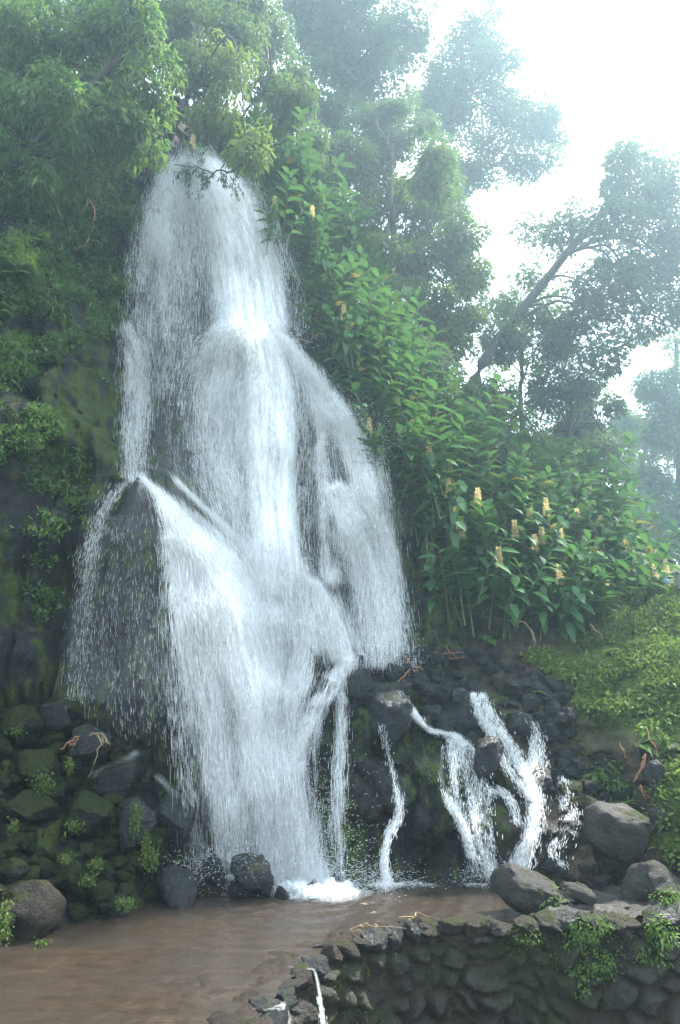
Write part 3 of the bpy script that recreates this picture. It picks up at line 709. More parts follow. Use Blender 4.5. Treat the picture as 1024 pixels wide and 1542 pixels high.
def strands(kn, n, seed):
    r_ = np.random.default_rng(seed); out = []
    for k in range(n):
        o_ = np.cumsum(r_.normal(0, .35, len(kn))); o_ = np.clip(o_ - o_.mean() + (k - (n - 1) / 2) * .62, -1, 1)
        out.append([(u + o_[i] * w, v, max(2.5, w * r_.uniform(.34, .6))) for i, (u, v, w) in enumerate(kn)])
    return out
def water_thing(name, label, cat, streams, base):
    if name != 'waterfall':
        streams = [(p_, k2, o_, a_ * .46, d_, int(nd_ / ns_ * .42), dict(kw_, L=(.03, .12), w=(.002, .0058), lat=.035, streak=.6)) for (p_, kn_, o_, a_, d_, nd_, kw_) in streams for ns_ in [3 if kn_[-1][2] > 10 else 1]
                   for k2 in (strands(kn_, ns_, int(kn_[0][0])) if ns_ > 1 else [kn_])]
    root = empty(name, base, label, cat); b0 = np.array(base)
    for k, (pname, kn, off, amp, dens, nd, kw) in enumerate(streams):
        kw = dict(kw); layers = kw.pop('layers', 2); horiz = kw.pop('horiz', True); power = kw.pop('power', 1.3)
        X, c = strip(kn, off, horiz=horiz)
        Vs, Fs, Us, As = [], [], [], []; nn = 0
        for q_ in range(layers if name == 'waterfall' else 1):
            X2 = X.copy(); X2[..., 1] -= .13 * q_
            V_, F_, U_, A_ = veil(X2, dens, k * 3 + q_ + sum(map(ord, name)) % 50, power, amp)
            Vs.append(V_); Fs.append(F_ + nn); Us.append(U_); As.append(A_); nn += len(V_)
        par = root
        if Vs:
            par = obj(pname, make_mesh(pname, np.concatenate(Vs) - b0, np.concatenate(Fs), M['veil'], True, uv=np.concatenate(Us), attrs={'dens': np.concatenate(As)}), root)
        if nd > 0:
            V_, F_ = drops_on(X, int(nd * 2.8), dens, k + sum(map(ord, name)) % 50, **kw)
            tag(obj('droplets', make_mesh('droplets', V_ - b0, F_, M['drop']), par), kind='stuff')
    return root
fall = [
 ('upper_curtain', [(296, 250, 30), (330, 290, 46), (358, 360, 54), (376, 430, 58), (384, 505, 60)], .22, 1.0, [2.4, 1.7, 1.25, 1.1, 1.1], 19000, dict(sdist=.52, streak=.35, layers=3)),
 ('upper_curtain', [(278, 249, 20), (256, 310, 30), (244, 390, 36), (238, 460, 34), (234, 540, 30), (230, 610, 26)], .25, .24, [3.4, 2.2, 1.0, .45, .22, .06], 6800, dict(sdist=.6, streak=.6)),
 ('upper_curtain', [(290, 252, 40), (295, 330, 62), (305, 420, 90), (300, 500, 100), (290, 600, 90)], .3, .11, [3, 1.2, .5, .3, .25], 3600, dict(sdist=.7, streak=.55, layers=1)),
 ('middle_curtain', [(372, 498, 36), (370, 540, 66), (362, 610, 82), (368, 690, 80), (385, 770, 64), (402, 890, 46)], .30, .62, [1.5, 1.1, .8, .6, .55, .6], 13500, dict(sdist=.6, streak=.45)),
 ('middle_curtain', [(392, 508, 24), (406, 580, 36), (411, 660, 38), (413, 750, 38), (422, 900, 40)], .5, 1.0, [1.5, 1.35, 1.3, 1.2, .8], 9000, dict(sdist=.5, streak=.3, layers=3)),
 ('side_stream', [(398, 500, 14), (432, 530, 15), (470, 580, 18), (505, 630, 25), (535, 680, 27), (560, 760, 30), (580, 860, 30), (590, 980, 30)], .2, .72, [1, 1.2, 1.2, 1.2, .8, .5, .4, .12], 10000, dict(sdist=.55, streak=.5)),
 ('side_stream', [(508, 735, 18), (535, 790, 30), (553, 850, 34), (572, 930, 38), (580, 1005, 40)], .3, .55, [1.2, 1.1, .8, .45, .1], 6000, dict(sdist=.55, streak=.45)),
 ('side_stream', [(470, 560, 14), (482, 640, 22), (485, 720, 22), (490, 800, 24), (495, 880, 28)], .12, .14, [1, 1, 1, 1, 1], 2000, dict(sdist=.6, streak=.8)),
 ('lower_curtain', [(218, 724, 4), (248, 754, 13), (285, 800, 30), (325, 850, 40), (355, 910, 44), (375, 1000, 44), (396, 1100, 42), (418, 1200, 42), (438, 1322, 46)], .28, 1.0, [.2, .32, .6, .85, .9, .75, .75, .8, 1.0], 22000, dict(sdist=.55, streak=.4, layers=3)),
 ('lower_curtain', [(268, 810, 20), (292, 900, 36), (318, 1020, 48), (340, 1140, 54), (362, 1300, 58)], .3, .30, [.6, .9, 1, .9, .4], 9000, dict(w=(.0015, .0034), sdist=.62, streak=.55)),
 ('lower_curtain', [(398, 815, 26), (428, 900, 38), (438, 1000, 32), (424, 1090, 24), (426, 1200, 26), (444, 1322, 38)], .35, .75, [1.2, 1, .7, .8, 1, 1], 11000, dict(sdist=.55, streak=.45)),
 ('lower_curtain', [(430, 830, 30), (460, 910, 44), (482, 985, 50)], .2, .30, [1, 1, .7], 3500, dict(sdist=.6, streak=.5)),
 ('side_stream', [(468, 876, 8), (488, 905, 14), (505, 945, 19), (520, 995, 24)], .2, .85, [1, 1.1, 1, .9], 4000, dict(sdist=.55, streak=.4)),
 ('side_stream', [(522, 992, 14), (502, 1022, 16), (474, 1064, 14), (452, 1110, 12), (440, 1160, 14)], .15, .45, [.6, .6, .9, 1, 1], 1800, dict(sdist=.6, streak=.5)),
 ('side_stream', [(512, 1000, 6), (515, 1060, 6), (512, 1150, 8), (509, 1240, 9), (506, 1318, 12)], .1, .10, [1, .9, .5, .5, .7], 600, dict(sdist=.6, streak=.75)),
 ('left_veil', [(188, 490, 12), (204, 540, 18), (206, 610, 24), (205, 670, 24), (206, 728, 20)], .2, .26, [.9, .6, .8, .55, .35], 1500, dict(power=2.2, sdist=.55, streak=.5)),
 ('left_veil', [(192, 728, 4), (162, 768, 8), (142, 830, 13), (126, 930, 20), (112, 1070, 26)], .2, .17, [.5, .6, .5, .3, .1], 420, dict(w=(.0014, .0030), L=(.05, .16), sdist=.6, streak=.5)),
 ('left_veil', [(195, 780, 36), (190, 900, 56), (190, 1020, 60), (205, 1120, 56)], .3, .05, [.3, .8, 1, .3], 360, dict(w=(.0014, .0028), L=(.05, .16), sdist=.7, streak=.5, layers=1)),
 ('ridge_stream', [(268, 728, 5), (310, 768, 6), (350, 806, 7), (385, 842, 10), (398, 880, 12)], .12, .45, [.7, .9, 1, 1, .8], 900, dict(sdist=.5, streak=.3)),
 ('side_stream', [(484, 1078, 4), (474, 1140, 5), (478, 1220, 5), (472, 1322, 9)], .08, .14, [.8, .6, .7, .9], 170, dict(lat=.02, spray=.05, sdist=.6, streak=.6, layers=1)),
 ('mist_veil', [(298, 262, 50), (296, 420, 120), (320, 600, 150), (340, 800, 170), (350, 1000, 170), (380, 1180, 120), (410, 1318, 90)], .75, .08, [.7, .8, .8, .9, 1, 1, 1], 0, dict(power=2.5, layers=2)),
 ('mist_veil', [(440, 540, 40), (520, 680, 70), (550, 840, 80), (560, 985, 80)], .6, .07, [.8, 1, 1, 1], 0, dict(power=2.5, layers=2)),
 ('mist_veil', [(180, 770, 50), (165, 900, 90), (180, 1060, 110)], .6, .06, [.8, 1, .8], 0, dict(power=2.5, layers=1)),
 ('left_veil', [(236, 1165, 6), (268, 1200, 10), (292, 1240, 10), (306, 1290, 12)], .15, .22, [.8, .5, .5, .6], 0, dict(sdist=.5, streak=.4)),
 ('left_veil', [(212, 1130, 6), (188, 1146, 8), (160, 1158, 9), (140, 1170, 6)], .12, .25, [.5, .6, .6, .3], 0, dict(sdist=.5, streak=.4, horiz=False)),
]
waterfall = water_thing('waterfall', 'tall white waterfall spreading over the dark cliff in several curtains and veils', 'waterfall', fall, P(440, 1325, 13.9))
WB = np.array(waterfall.location)
# spray and splash around the foot and at the dome where the upper curtain lands
def burst(u, v, D, n, sig, up=0):
    c_ = P(u, v, D); p = c_ + rng.normal(0, 1, (n, 3)) * np.array(sig); p[:, 2] = np.where(p[:, 2] < .01, .01 + np.abs(rng.normal(0, .05, n)), p[:, 2]) if v > 1280 else p[:, 2]
    T = unit(p - c_ + rng.normal(0, .1, p.shape)) + np.array([0, 0, up]); L = np.exp(rng.uniform(math.log(.015), math.log(.05), n)); w = np.exp(rng.uniform(math.log(.0018), math.log(.0055), n))
    return drop_geo(p, T, L, w)
V_, F_ = joinvf([burst(372, 512, 16.0, 4200, (.55, .12, .16)), burst(450, 1325, 13.6, 4200, (.75, .3, .16)), burst(455, 1290, 13.7, 2500, (.5, .25, .4)), burst(470, 1240, 13.9, 1500, (.45, .2, .7)), burst(585, 985, 15.6, 900, (.35, .2, .2)), burst(430, 1150, 14.0, 700, (.3, .2, .5)),
                 burst(530, 985, 15.2, 700, (.4, .2, .22)), burst(340, 1300, 13.0, 1500, (.6, .2, .15)), burst(410, 855, 15.0, 1300, (.3, .1, .18)), burst(540, 660, 16.4, 1500, (.4, .1, .4))])
tag(obj('spray', make_mesh('spray', V_ - WB, F_, M['drop']), waterfall), kind='stuff')
# foam floating at the foot
def foam(cu, cv, ru, rv, seed, amp=1.0, h=.05):
    c_ = G(cu, cv); e1 = G(cu + ru, cv) - c_; e2 = (G(cu, cv - rv) - G(cu, cv + rv)) / 2
    n_ = 70; A, B = np.meshgrid(np.linspace(-1, 1, n_), np.linspace(-1, 1, n_)); a, b = A.ravel(), B.ravel()
    p = c_ + a[:, None] * e1 + b[:, None] * e2; rr = np.hypot(a, b) + .22 * fbm(p * 2.5, 4, seed)
    d_ = 1 - smooth(.35, 1.0, rr); p[:, 2] = -.004 + h * d_ * (1.0 + fbm(p * 7, 4, seed + 1)) + .02 * d_
    i = np.arange(n_ * n_).reshape(n_, n_); F_ = np.stack([i[:-1, :-1], i[:-1, 1:], i[1:, 1:], i[1:, :-1]], -1).reshape(-1, 4)
    return p, F_, p[:, :2] * np.array([.5, 1.6]), d_ * amp
def foam_obj(parts, parent, base):
    Vs, Fs, Us, As = [], [], [], []; nn = 0
    for a in parts:
        V_, F_, U_, A_ = foam(*a); Vs.append(V_); Fs.append(F_ + nn); Us.append(U_); As.append(A_); nn += len(V_)
    return obj('foam', make_mesh('foam', np.concatenate(Vs) - base, np.concatenate(Fs), M['veil'], True, uv=np.concatenate(Us), attrs={'dens': np.concatenate(As)}), parent)
foam_obj([(474, 1336, 78, 24, 3, 1.8, .08), (495, 1344, 80, 16, 5, 1.0, .04), (330, 1318, 50, 12, 7, .9, .05), (590, 1332, 80, 6, 9, .7, .02)], waterfall, WB)

cascades = [
 ('cascade', 'broad frothy cascade down the slab, left of the two big ones', 'cascade', [
   ('white_water', [(598, 1040, 5), (618, 1070, 7), (645, 1098, 10), (682, 1108, 11), (700, 1140, 17), (706, 1200, 20), (716, 1260, 18), (732, 1318, 15)], .10, .62, [1, 1, 1, 1, 1, .9, .9, 1], 7000, dict(sdist=.5, streak=.45)),
   ('side_run', [(668, 1120, 3), (664, 1170, 4), (676, 1205, 5), (692, 1235, 6), (712, 1290, 7)], .10, .6, [.7, .8, 1, 1, 1], 2200, dict(sdist=.5, streak=.45))], (735, 1322)),
 ('cascade', 'long winding cascade from below the ginger slope, right of the two big ones', 'cascade', [
   ('white_water', [(718, 1044, 7), (730, 1075, 10), (752, 1110, 12), (778, 1155, 14), (796, 1195, 14), (794, 1240, 14), (780, 1285, 14), (766, 1318, 15)], .10, .75, [1, 1, 1, 1, 1, 1, 1, 1], 7500, dict(sdist=.5, streak=.4)),
   ('side_run', [(778, 1080, 8), (800, 1092, 9), (806, 1120, 9), (802, 1150, 12), (790, 1165, 12)], .10, .55, [.5, 1, 1, .9, .8], 1300, dict(sdist=.5, streak=.5)),
   ('side_run', [(733, 1190, 3), (755, 1192, 4), (768, 1210, 4), (776, 1238, 4)], .08, .8, [1, 1, 1, 1], 500, dict(sdist=.5, streak=.3, horiz=False))], (765, 1320)),
 ('cascade', 'small thin cascade left of the big grey boulder on the right bank', 'cascade', [
   ('white_water', [(844, 1170, 4), (848, 1205, 8), (856, 1225, 7), (842, 1255, 5), (828, 1280, 5), (844, 1300, 6)], .08, .5, [.6, .8, 1, .8, .8, .7], 1300, dict(sdist=.5, streak=.5))], (840, 1302)),
 ('trickle', 'narrow trickle down the dark mossy slab in the middle of the cliff foot', 'trickle', [
   ('white_water', [(572, 1090, 3), (586, 1140, 3.5), (596, 1185, 4), (600, 1225, 4.5), (585, 1255, 3.5), (578, 1290, 4), (582, 1326, 6)], .08, .6, [.8, 1, 1, 1, .8, 1, 1], 2000, dict(sdist=.5, streak=.5))], (580, 1328)),
]
for nm, lab, cat, strs, (bu, bv) in cascades:
    b_ = P(bu, bv, Dhit(bu, bv, 14)); rt = water_thing(nm, lab, cat, strs, b_)
    if bv > 1310:
        V_, F_ = burst(bu, bv - 4, b_[1] - .15, 700, (.28, .1, .10)); tag(obj('spray', make_mesh('spray', V_ - b_, F_, M['drop']), rt), kind='stuff')
        foam_obj([(bu, bv + 6, 46 if nm == 'cascade' else 24, 9, bu, 1.1, .04)], rt, b_)

# water leaving the pool over the wall: follows the wall's own face
def weir_fall(label, s0, width, h1, amp, n):
    k0 = int(np.interp(s0, su, np.arange(NS))); b_ = crest[k0].copy(); root = empty('weir_trickle', b_, label, 'trickle')
    ns = 13; hs = np.linspace(-.35, h1, 46); X = np.zeros((46, ns, 3))
    for a, h in enumerate(hs):
        for j in range(ns):
            k = int(np.clip(k0 + (j / (ns - 1) - .5) * width * (.5 + .5 * min(1, max(h, 0) * 2)) / .03, 0, NS - 1)); o_ = max(h, 0) * .10 + .10 + .10 * math.sqrt(max(h, 0)) if h > 0 else .10 + h
            X[a, j] = [crest[k, 0] + NO[k, 0] * o_, crest[k, 1] + NO[k, 1] * o_, crest[k, 2] - max(h, 0) + .05 - .03 * max(-h, 0)]
    V_, F_, U_, A_ = veil(X, [.3, 1, 1, 1, .8], int(s0 * 10), 1.0, amp)
    c_ = obj('white_water', make_mesh('white_water', V_ - b_, F_, M['veil'], True, uv=U_, attrs={'dens': A_}), root)
    V_, F_ = drops_on(X[12:], n, [.8, 1, 1, 1], int(s0 * 10), sdist=.5, streak=.5, L=(.03, .09), w=(.004, .009), spray=.05, lat=.02)
    tag(obj('droplets', make_mesh('droplets', V_ - b_, F_, M['drop']), c_), kind='stuff')
def s_of(u, v):
    g = G(u, v, 0.0); return su[int(np.argmin(np.linalg.norm(crest[:, :2] - g[:2], axis=1)))]
weir_fall('frothy white overflow spilling from the low lip of the stone wall', s_of(412, 1520), .50, 1.9, .5, 2600)
weir_fall('single thin ribbon of water running down the stone wall', s_of(463, 1464), .14, 1.9, .45, 900)

# ------------------------------------------------------------------ foliage
def leaf_quads(c, d, nrm, L, W, fold=.18):
    d = unit(d); s = unit(np.cross(d, nrm)); n_ = np.cross(s, d)
    V = np.empty((len(c), 4, 3)); mid = c + d * (L * .45)[:, None]
    V[:, 0] = c; V[:, 2] = c + d * L[:, None] - n_ * (L * .12)[:, None]
    V[:, 1] = mid + s * (W / 2)[:, None] + n_ * (W * fold)[:, None]; V[:, 3] = mid - s * (W / 2)[:, None] + n_ * (W * fold)[:, None]
    return V.reshape(-1, 3), np.arange(len(c) * 4).reshape(-1, 4)

def crown_leaves(ells, r, L, W, layers=4.0, droop=.5, clump=.30, fill=1.0, odd=.02):
    """ells: (centre, radii) in metres -> leaf arrays"""
    Cs, Ds, Ns, Ts = [], [], [], []; hubs = []
    for c_, rad in ells:
        area = math.pi * rad[0] * rad[2]; nl = int(area / (L * W * .5) * layers * fill)
        nsub = min(90, max(7, int(2.6 * rad[0] * rad[2] / clump ** 2)))
        dirs = unit(r.normal(size=(nsub, 3))); rr = r.random(nsub) ** .38
        hub = c_ + dirs * rad * rr[:, None] * .92; hubs.append(hub)
        k = r.integers(0, nsub, nl); sr = clump * (.55 + .7 * r.random(nsub))[k]
        o_ = r.normal(0, 1, (nl, 3)); o_ *= np.minimum(1, 1.5 / np.maximum(np.linalg.norm(o_, axis=1, keepdims=True), .01)); o_ = o_ * 1.15 * sr[:, None] * np.array([.66, .66, .52]); o_[:, 2] -= droop * .22 * (o_[:, 0] ** 2 + o_[:, 1] ** 2) / sr
        Cs.append(hub[k] + o_)
        dd = unit(o_ * np.array([1, 1, .4]) + .4 * dirs[k] * sr[:, None]) * (1 - .55 * droop) + np.array([0, 0, -droop]) + r.normal(0, .45, (nl, 3)); Ds.append(dd)
        Ns.append(np.array([0, 0, 1.0]) + r.normal(0, .55, (nl, 3)) + .4 * dirs[k])
        Ts.append(np.clip(r.beta(2, 2.4, nsub)[k] * .65 + r.random(nl) * .33, 0, .92) + (r.random(nl) < odd) * .0)
    c = np.concatenate(Cs); n_ = len(c)
    LL = L * np.exp(r.normal(0, .28, n_)); WW = W * np.exp(r.normal(0, .22, n_))
    t = np.concatenate(Ts); t = np.where(r.random(n_) < odd, .98, t)
    V, F_ = leaf_quads(c, np.concatenate(Ds), np.concatenate(Ns), LL, WW)
    return V, F_, np.repeat(t, 4), hubs

def px_ells(lst, D, r, depth=.85, dj=.05):
    out = []
    for e in lst:
        u, v, ru, rv = e[:4]; d = (e[4] if len(e) > 4 else D) * (1 + r.normal(0, dj)); k = d / FPX
        out.append((P(u, v, d), np.array([ru * k, (ru + rv) / 2 * k * depth, rv * k])))
    return out

def tree(name, label, cat, lst, D, trunk, leafmat, L, W, seed, bark='bark', trunk_r=.22, group=None, limbs=True, layers=4.0, droop=.5, clump=.3, dj=.05, twig=.35, fill=1.25):
    r = np.random.default_rng(seed); ells = px_ells(lst, D, r, dj=dj)
    tp = [P(u, v, (q[0] if q else D)) for (u, v, *q) in trunk]; base = tp[0]
    root = empty(name, base, label, cat, group)
    V, F_, t, hubs = crown_leaves(ells, r, L, W, layers, droop, clump, fill)
    cr_ = obj('crown', make_mesh('crown', V - base, F_, M[leafmat], False, tint=t), root)
    pts = curve_pts(tp, 18, .04); parts = [tube(pts, np.linspace(trunk_r, trunk_r * .35, 18) * (1 + .08 * r.normal(size=18)), 9)]
    obj('trunk', make_mesh('trunk', parts[0][0] - base, parts[0][1], M[bark], True), root)
    if limbs:
        lp = [tube(pts, np.full(18, trunk_r * .12), 4)]
        for (c_, rad), hub in zip(ells, hubs):
            j = np.argmin(np.linalg.norm(pts - c_, axis=1) + .25 * np.abs(np.arange(18) - 12)); j = max(3, j - int(1 + 2 * r.random())); a = pts[j]
            ln = np.linalg.norm(c_ - a); mid = a + unit(unit(pts[min(j + 2, 17)] - a) + .9 * unit(c_ - a)) * ln * .5 + r.normal(0, .05, 3) * ln
            lp.append(tube(curve_pts([a, mid, c_], 10, .03), np.linspace(trunk_r * .28, trunk_r * .08, 10), 6))
            for h in hub[:: max(1, int(len(hub) / 9))]:
                m_ = (c_ + h) / 2 + r.normal(0, .1, 3) * np.linalg.norm(h - c_); lp.append(tube(curve_pts([c_, m_, h], 7, .02), np.linspace(trunk_r * .13, trunk_r * .03, 7), 4))
        V, F_ = joinvf(lp); obj('limbs', make_mesh('limbs', V - base, F_, M[bark], True), root)
    return root

# trees on the left cliff top, reaching over the fall
tree('broadleaf_tree', 'big drooping tree spreading dark limbs over the cliff left of the waterfall top', 'tree',
     [(40, 50, 110, 70), (150, 40, 90, 70), (-70, 140, 110, 100), (70, 150, 90, 50), (215, 120, 58, 80), (160, 190, 80, 50), (30, 250, 80, 60), (205, 205, 45, 45), (110, 250, 60, 36), (-60, 290, 80, 80), (200, 30, 60, 60), (100, 100, 80, 50)],
     15.0, [(-150, 420, 14.6), (-60, 330, 14.8), (40, 230, 15), (140, 130, 15), (200, 60, 15)], 'leaf_drape', .19, .058, 1, trunk_r=.17, layers=3.4, droop=.8, clump=.36)
tree('broadleaf_tree', 'yellow green drooping tree hanging directly over the lip of the waterfall', 'tree',
     [(275, 30, 55, 60), (305, 105, 55, 55), (335, 180, 56, 50), (372, 232, 38, 40), (295, 180, 45, 36), (262, 90, 40, 50), (345, 110, 40, 46), (320, 225, 40, 24), (385, 190, 26, 36)],
     18.7, [(240, 240, 19.2), (262, 190, 18.2), (290, 120, 18), (300, 40, 18)], 'leaf_yellow', .17, .052, 2, trunk_r=.13, layers=3.6, droop=.9, clump=.32)
tree('broadleaf_tree', 'pale drooping tree behind the yellow green one, right above the fall', 'tree',
     [(400, 60, 56, 60), (430, 150, 46, 54), (395, 140, 46, 56), (452, 110, 26, 36), (436, 205, 44, 30), (380, 0, 50, 50), (350, 40, 40, 60), (470, 215, 30, 26)],
     21.5, [(420, 300, 22), (420, 210, 22), (410, 120, 22), (395, 30, 22)], 'leaf_mid', .19, .060, 3, trunk_r=.13, layers=4, droop=.85, clump=.4)
tree('broadleaf_tree', 'shaded tree mass behind the big drooping tree at the upper left', 'tree',
     [(20, 30, 110, 70), (130, 10, 100, 60), (230, 20, 60, 60), (300, 20, 60, 50), (60, 120, 110, 60), (180, 100, 70, 60), (-60, 60, 80, 80), (340, 60, 40, 60), (130, 190, 70, 50), (250, 190, 40, 50), (360, -20, 60, 40)],
     21, [(120, 330), (130, 220), (140, 120), (150, 20)], 'leaf_drape', .15, .05, 21, trunk_r=.17, layers=4, droop=.7, clump=.42)
tree('tall_tree', 'tall dark blue green tree behind the cliff top, cut off by the upper margin', 'tree',
     [(540, 20, 84, 60), (500, 85, 52, 52), (590, 70, 46, 52), (560, 125, 62, 40), (620, 40, 40, 40), (480, 20, 56, 50), (470, 150, 44, 44), (540, 75, 70, 60), (500, 190, 50, 44), (450, 40, 40, 60)],
     30, [(500, 330), (500, 220), (520, 120), (550, 20)], 'leaf_dark', .19, .105, 4, trunk_r=.22, layers=4.2, droop=.3, clump=.65, dj=.03)
tree('tall_tree', 'airy tall tree against the white sky, its knobbly crown leaning right', 'tree',
     [(722, 50, 44, 40), (745, 95, 48, 42), (692, 100, 44, 44), (702, 165, 60, 50), (760, 185, 56, 44), (818, 190, 34, 50), (785, 245, 54, 32), (722, 245, 60, 44), (832, 215, 18, 32), (650, 170, 50, 50), (660, 120, 30, 40), (735, 20, 20, 14), (790, 160, 26, 20), (700, 275, 40, 24), (765, 135, 24, 22)],
     34, [(560, 400), (610, 290), (660, 200), (710, 110), (728, 40)], 'leaf_dark', .19, .105, 5, trunk_r=.2, layers=3.4, droop=.25, clump=.55, dj=.03)
tree('bushy_tree', 'light green bushy tree rising behind the upper ginger slope', 'tree',
     [(600, 190, 70, 54), (560, 262, 66, 54), (640, 250, 62, 54), (515, 232, 50, 46), (610, 320, 72, 54), (670, 305, 48, 48), (500, 300, 46, 46), (570, 175, 40, 44), (540, 330, 50, 40), (480, 250, 36, 40)],
     25.5, [(600, 520), (595, 420), (590, 330), (590, 220)], 'leaf_mid', .19, .075, 6, trunk_r=.18, layers=4.2, droop=.55, clump=.5)
tree('bushy_tree', 'light green bushy tree right of the ginger crest, its edge against the sky', 'tree',
     [(570, 385, 62, 46), (650, 385, 68, 52), (692, 430, 48, 46), (640, 470, 70, 46), (690, 500, 48, 44), (585, 450, 54, 44), (690, 360, 38, 42), (610, 425, 60, 46), (660, 530, 50, 36)],
     25, [(640, 640), (640, 560), (640, 480), (640, 400)], 'leaf_mid', .19, .075, 7, trunk_r=.17, layers=4.2, droop=.55, clump=.5)
tree('bushy_tree', 'dark bushy tree tucked between the ginger slope and the leaning trunk', 'tree',
     [(600, 520, 46, 36), (655, 560, 50, 40), (620, 585, 40, 30), (560, 480, 36, 34), (670, 620, 40, 34)],
     23.5, [(640, 680), (635, 610), (630, 540)], 'leaf_dark', .16, .055, 8, trunk_r=.13, layers=4.2, droop=.5, clump=.45)
tree('leaning_tree', 'tall tree with a long bare trunk leaning right and a hazy open crown', 'tree',
     [(940, 262, 54, 46), (978, 300, 44, 58), (930, 330, 48, 38), (862, 332, 38, 28), (990, 395, 50, 52), (940, 420, 62, 38), (1025, 350, 44, 60), (900, 478, 62, 42), (970, 470, 58, 40), (885, 430, 36, 22), (918, 535, 40, 32), (850, 520, 46, 34), (1005, 270, 30, 36), (800, 345, 34, 14), (838, 358, 26, 18), (970, 240, 36, 18), (1040, 450, 34, 50), (955, 365, 40, 24)],
     27.5, [(676, 690), (704, 600), (738, 530), (800, 450), (862, 375), (915, 312), (950, 262)], 'leaf_dark', .19, .105, 9, bark='bark', trunk_r=.25, layers=3.3, droop=.25, clump=.55, dj=.03)
tree('bushy_tree', 'pale green tree in front of the leaning trunk, with sky gaps beside it', 'tree',
     [(765, 500, 44, 30), (792, 462, 44, 34), (842, 482, 36, 34), (800, 425, 24, 26), (760, 540, 46, 34), (820, 530, 40, 30), (745, 455, 22, 26)],
     29.5, [(790, 690), (785, 600), (785, 500)], 'leaf_mid', .19, .08, 10, trunk_r=.14, layers=3.4, droop=.45, clump=.5)
tree('bushy_tree', 'dark rounded tree at the right end of the wooded ridge', 'tree',
     [(870, 570, 46, 40), (900, 625, 36, 46), (845, 640, 62, 40), (885, 690, 46, 34), (820, 585, 46, 34), (925, 680, 16, 36), (790, 690, 46, 24)],
     29, [(860, 760), (858, 680), (862, 600)], 'leaf_dark', .18, .07, 11, trunk_r=.16, layers=4.4, droop=.4, clump=.55)
tree('bushy_tree', 'low feathery green tree just behind the middle of the ginger slope', 'tree',
     [(765, 640, 52, 36), (710, 655, 50, 32), (800, 680, 56, 26), (740, 590, 40, 40), (730, 690, 46, 22), (850, 705, 40, 18), (690, 590, 30, 34)],
     25, [(750, 740), (745, 680), (750, 610)], 'leaf_mid', .19, .075, 12, trunk_r=.13, layers=4.2, droop=.5, clump=.42)
for i, (lst, D, tr_, lab, mt) in enumerate([
    ([(985, 585, 36, 46), (1005, 640, 36, 46), (985, 720, 26, 46), (1010, 780, 30, 46), (1045, 640, 50, 120), (1040, 800, 40, 60), (1018, 520, 12, 30), (1000, 830, 30, 30)], 43, [(1030, 960), (1025, 800), (1020, 640), (1018, 510)], 'feathery conifer like tree at the far right behind the hydrangeas', 'leaf_mid'),
    ([(955, 650, 30, 30), (945, 690, 26, 36), (975, 660, 24, 30), (935, 640, 22, 24)], 50, [(955, 900), (955, 780), (952, 660)], 'hazy far tree seen in the gap beside the wooded ridge', 'leaf_mid'),
    ([(965, 745, 34, 46), (950, 790, 34, 36), (975, 800, 26, 34), (985, 690, 20, 40)], 47, [(962, 960), (962, 860), (962, 760)], 'dark shaded tree filling the gap between ridge and far conifer', 'leaf_dark'),
    ([(976, 772, 16, 16), (985, 792, 14, 18)], 41, [(980, 900), (980, 840), (980, 780)], 'small pale round tree standing before the dark gap', 'leaf_mid')]):
    tree('far_tree', lab, 'tree', lst, D, tr_, mt, .26, .10, 40 + i, trunk_r=.2, layers=4.5, droop=.4, clump=.7, dj=.02, group='trees far beyond the hill')

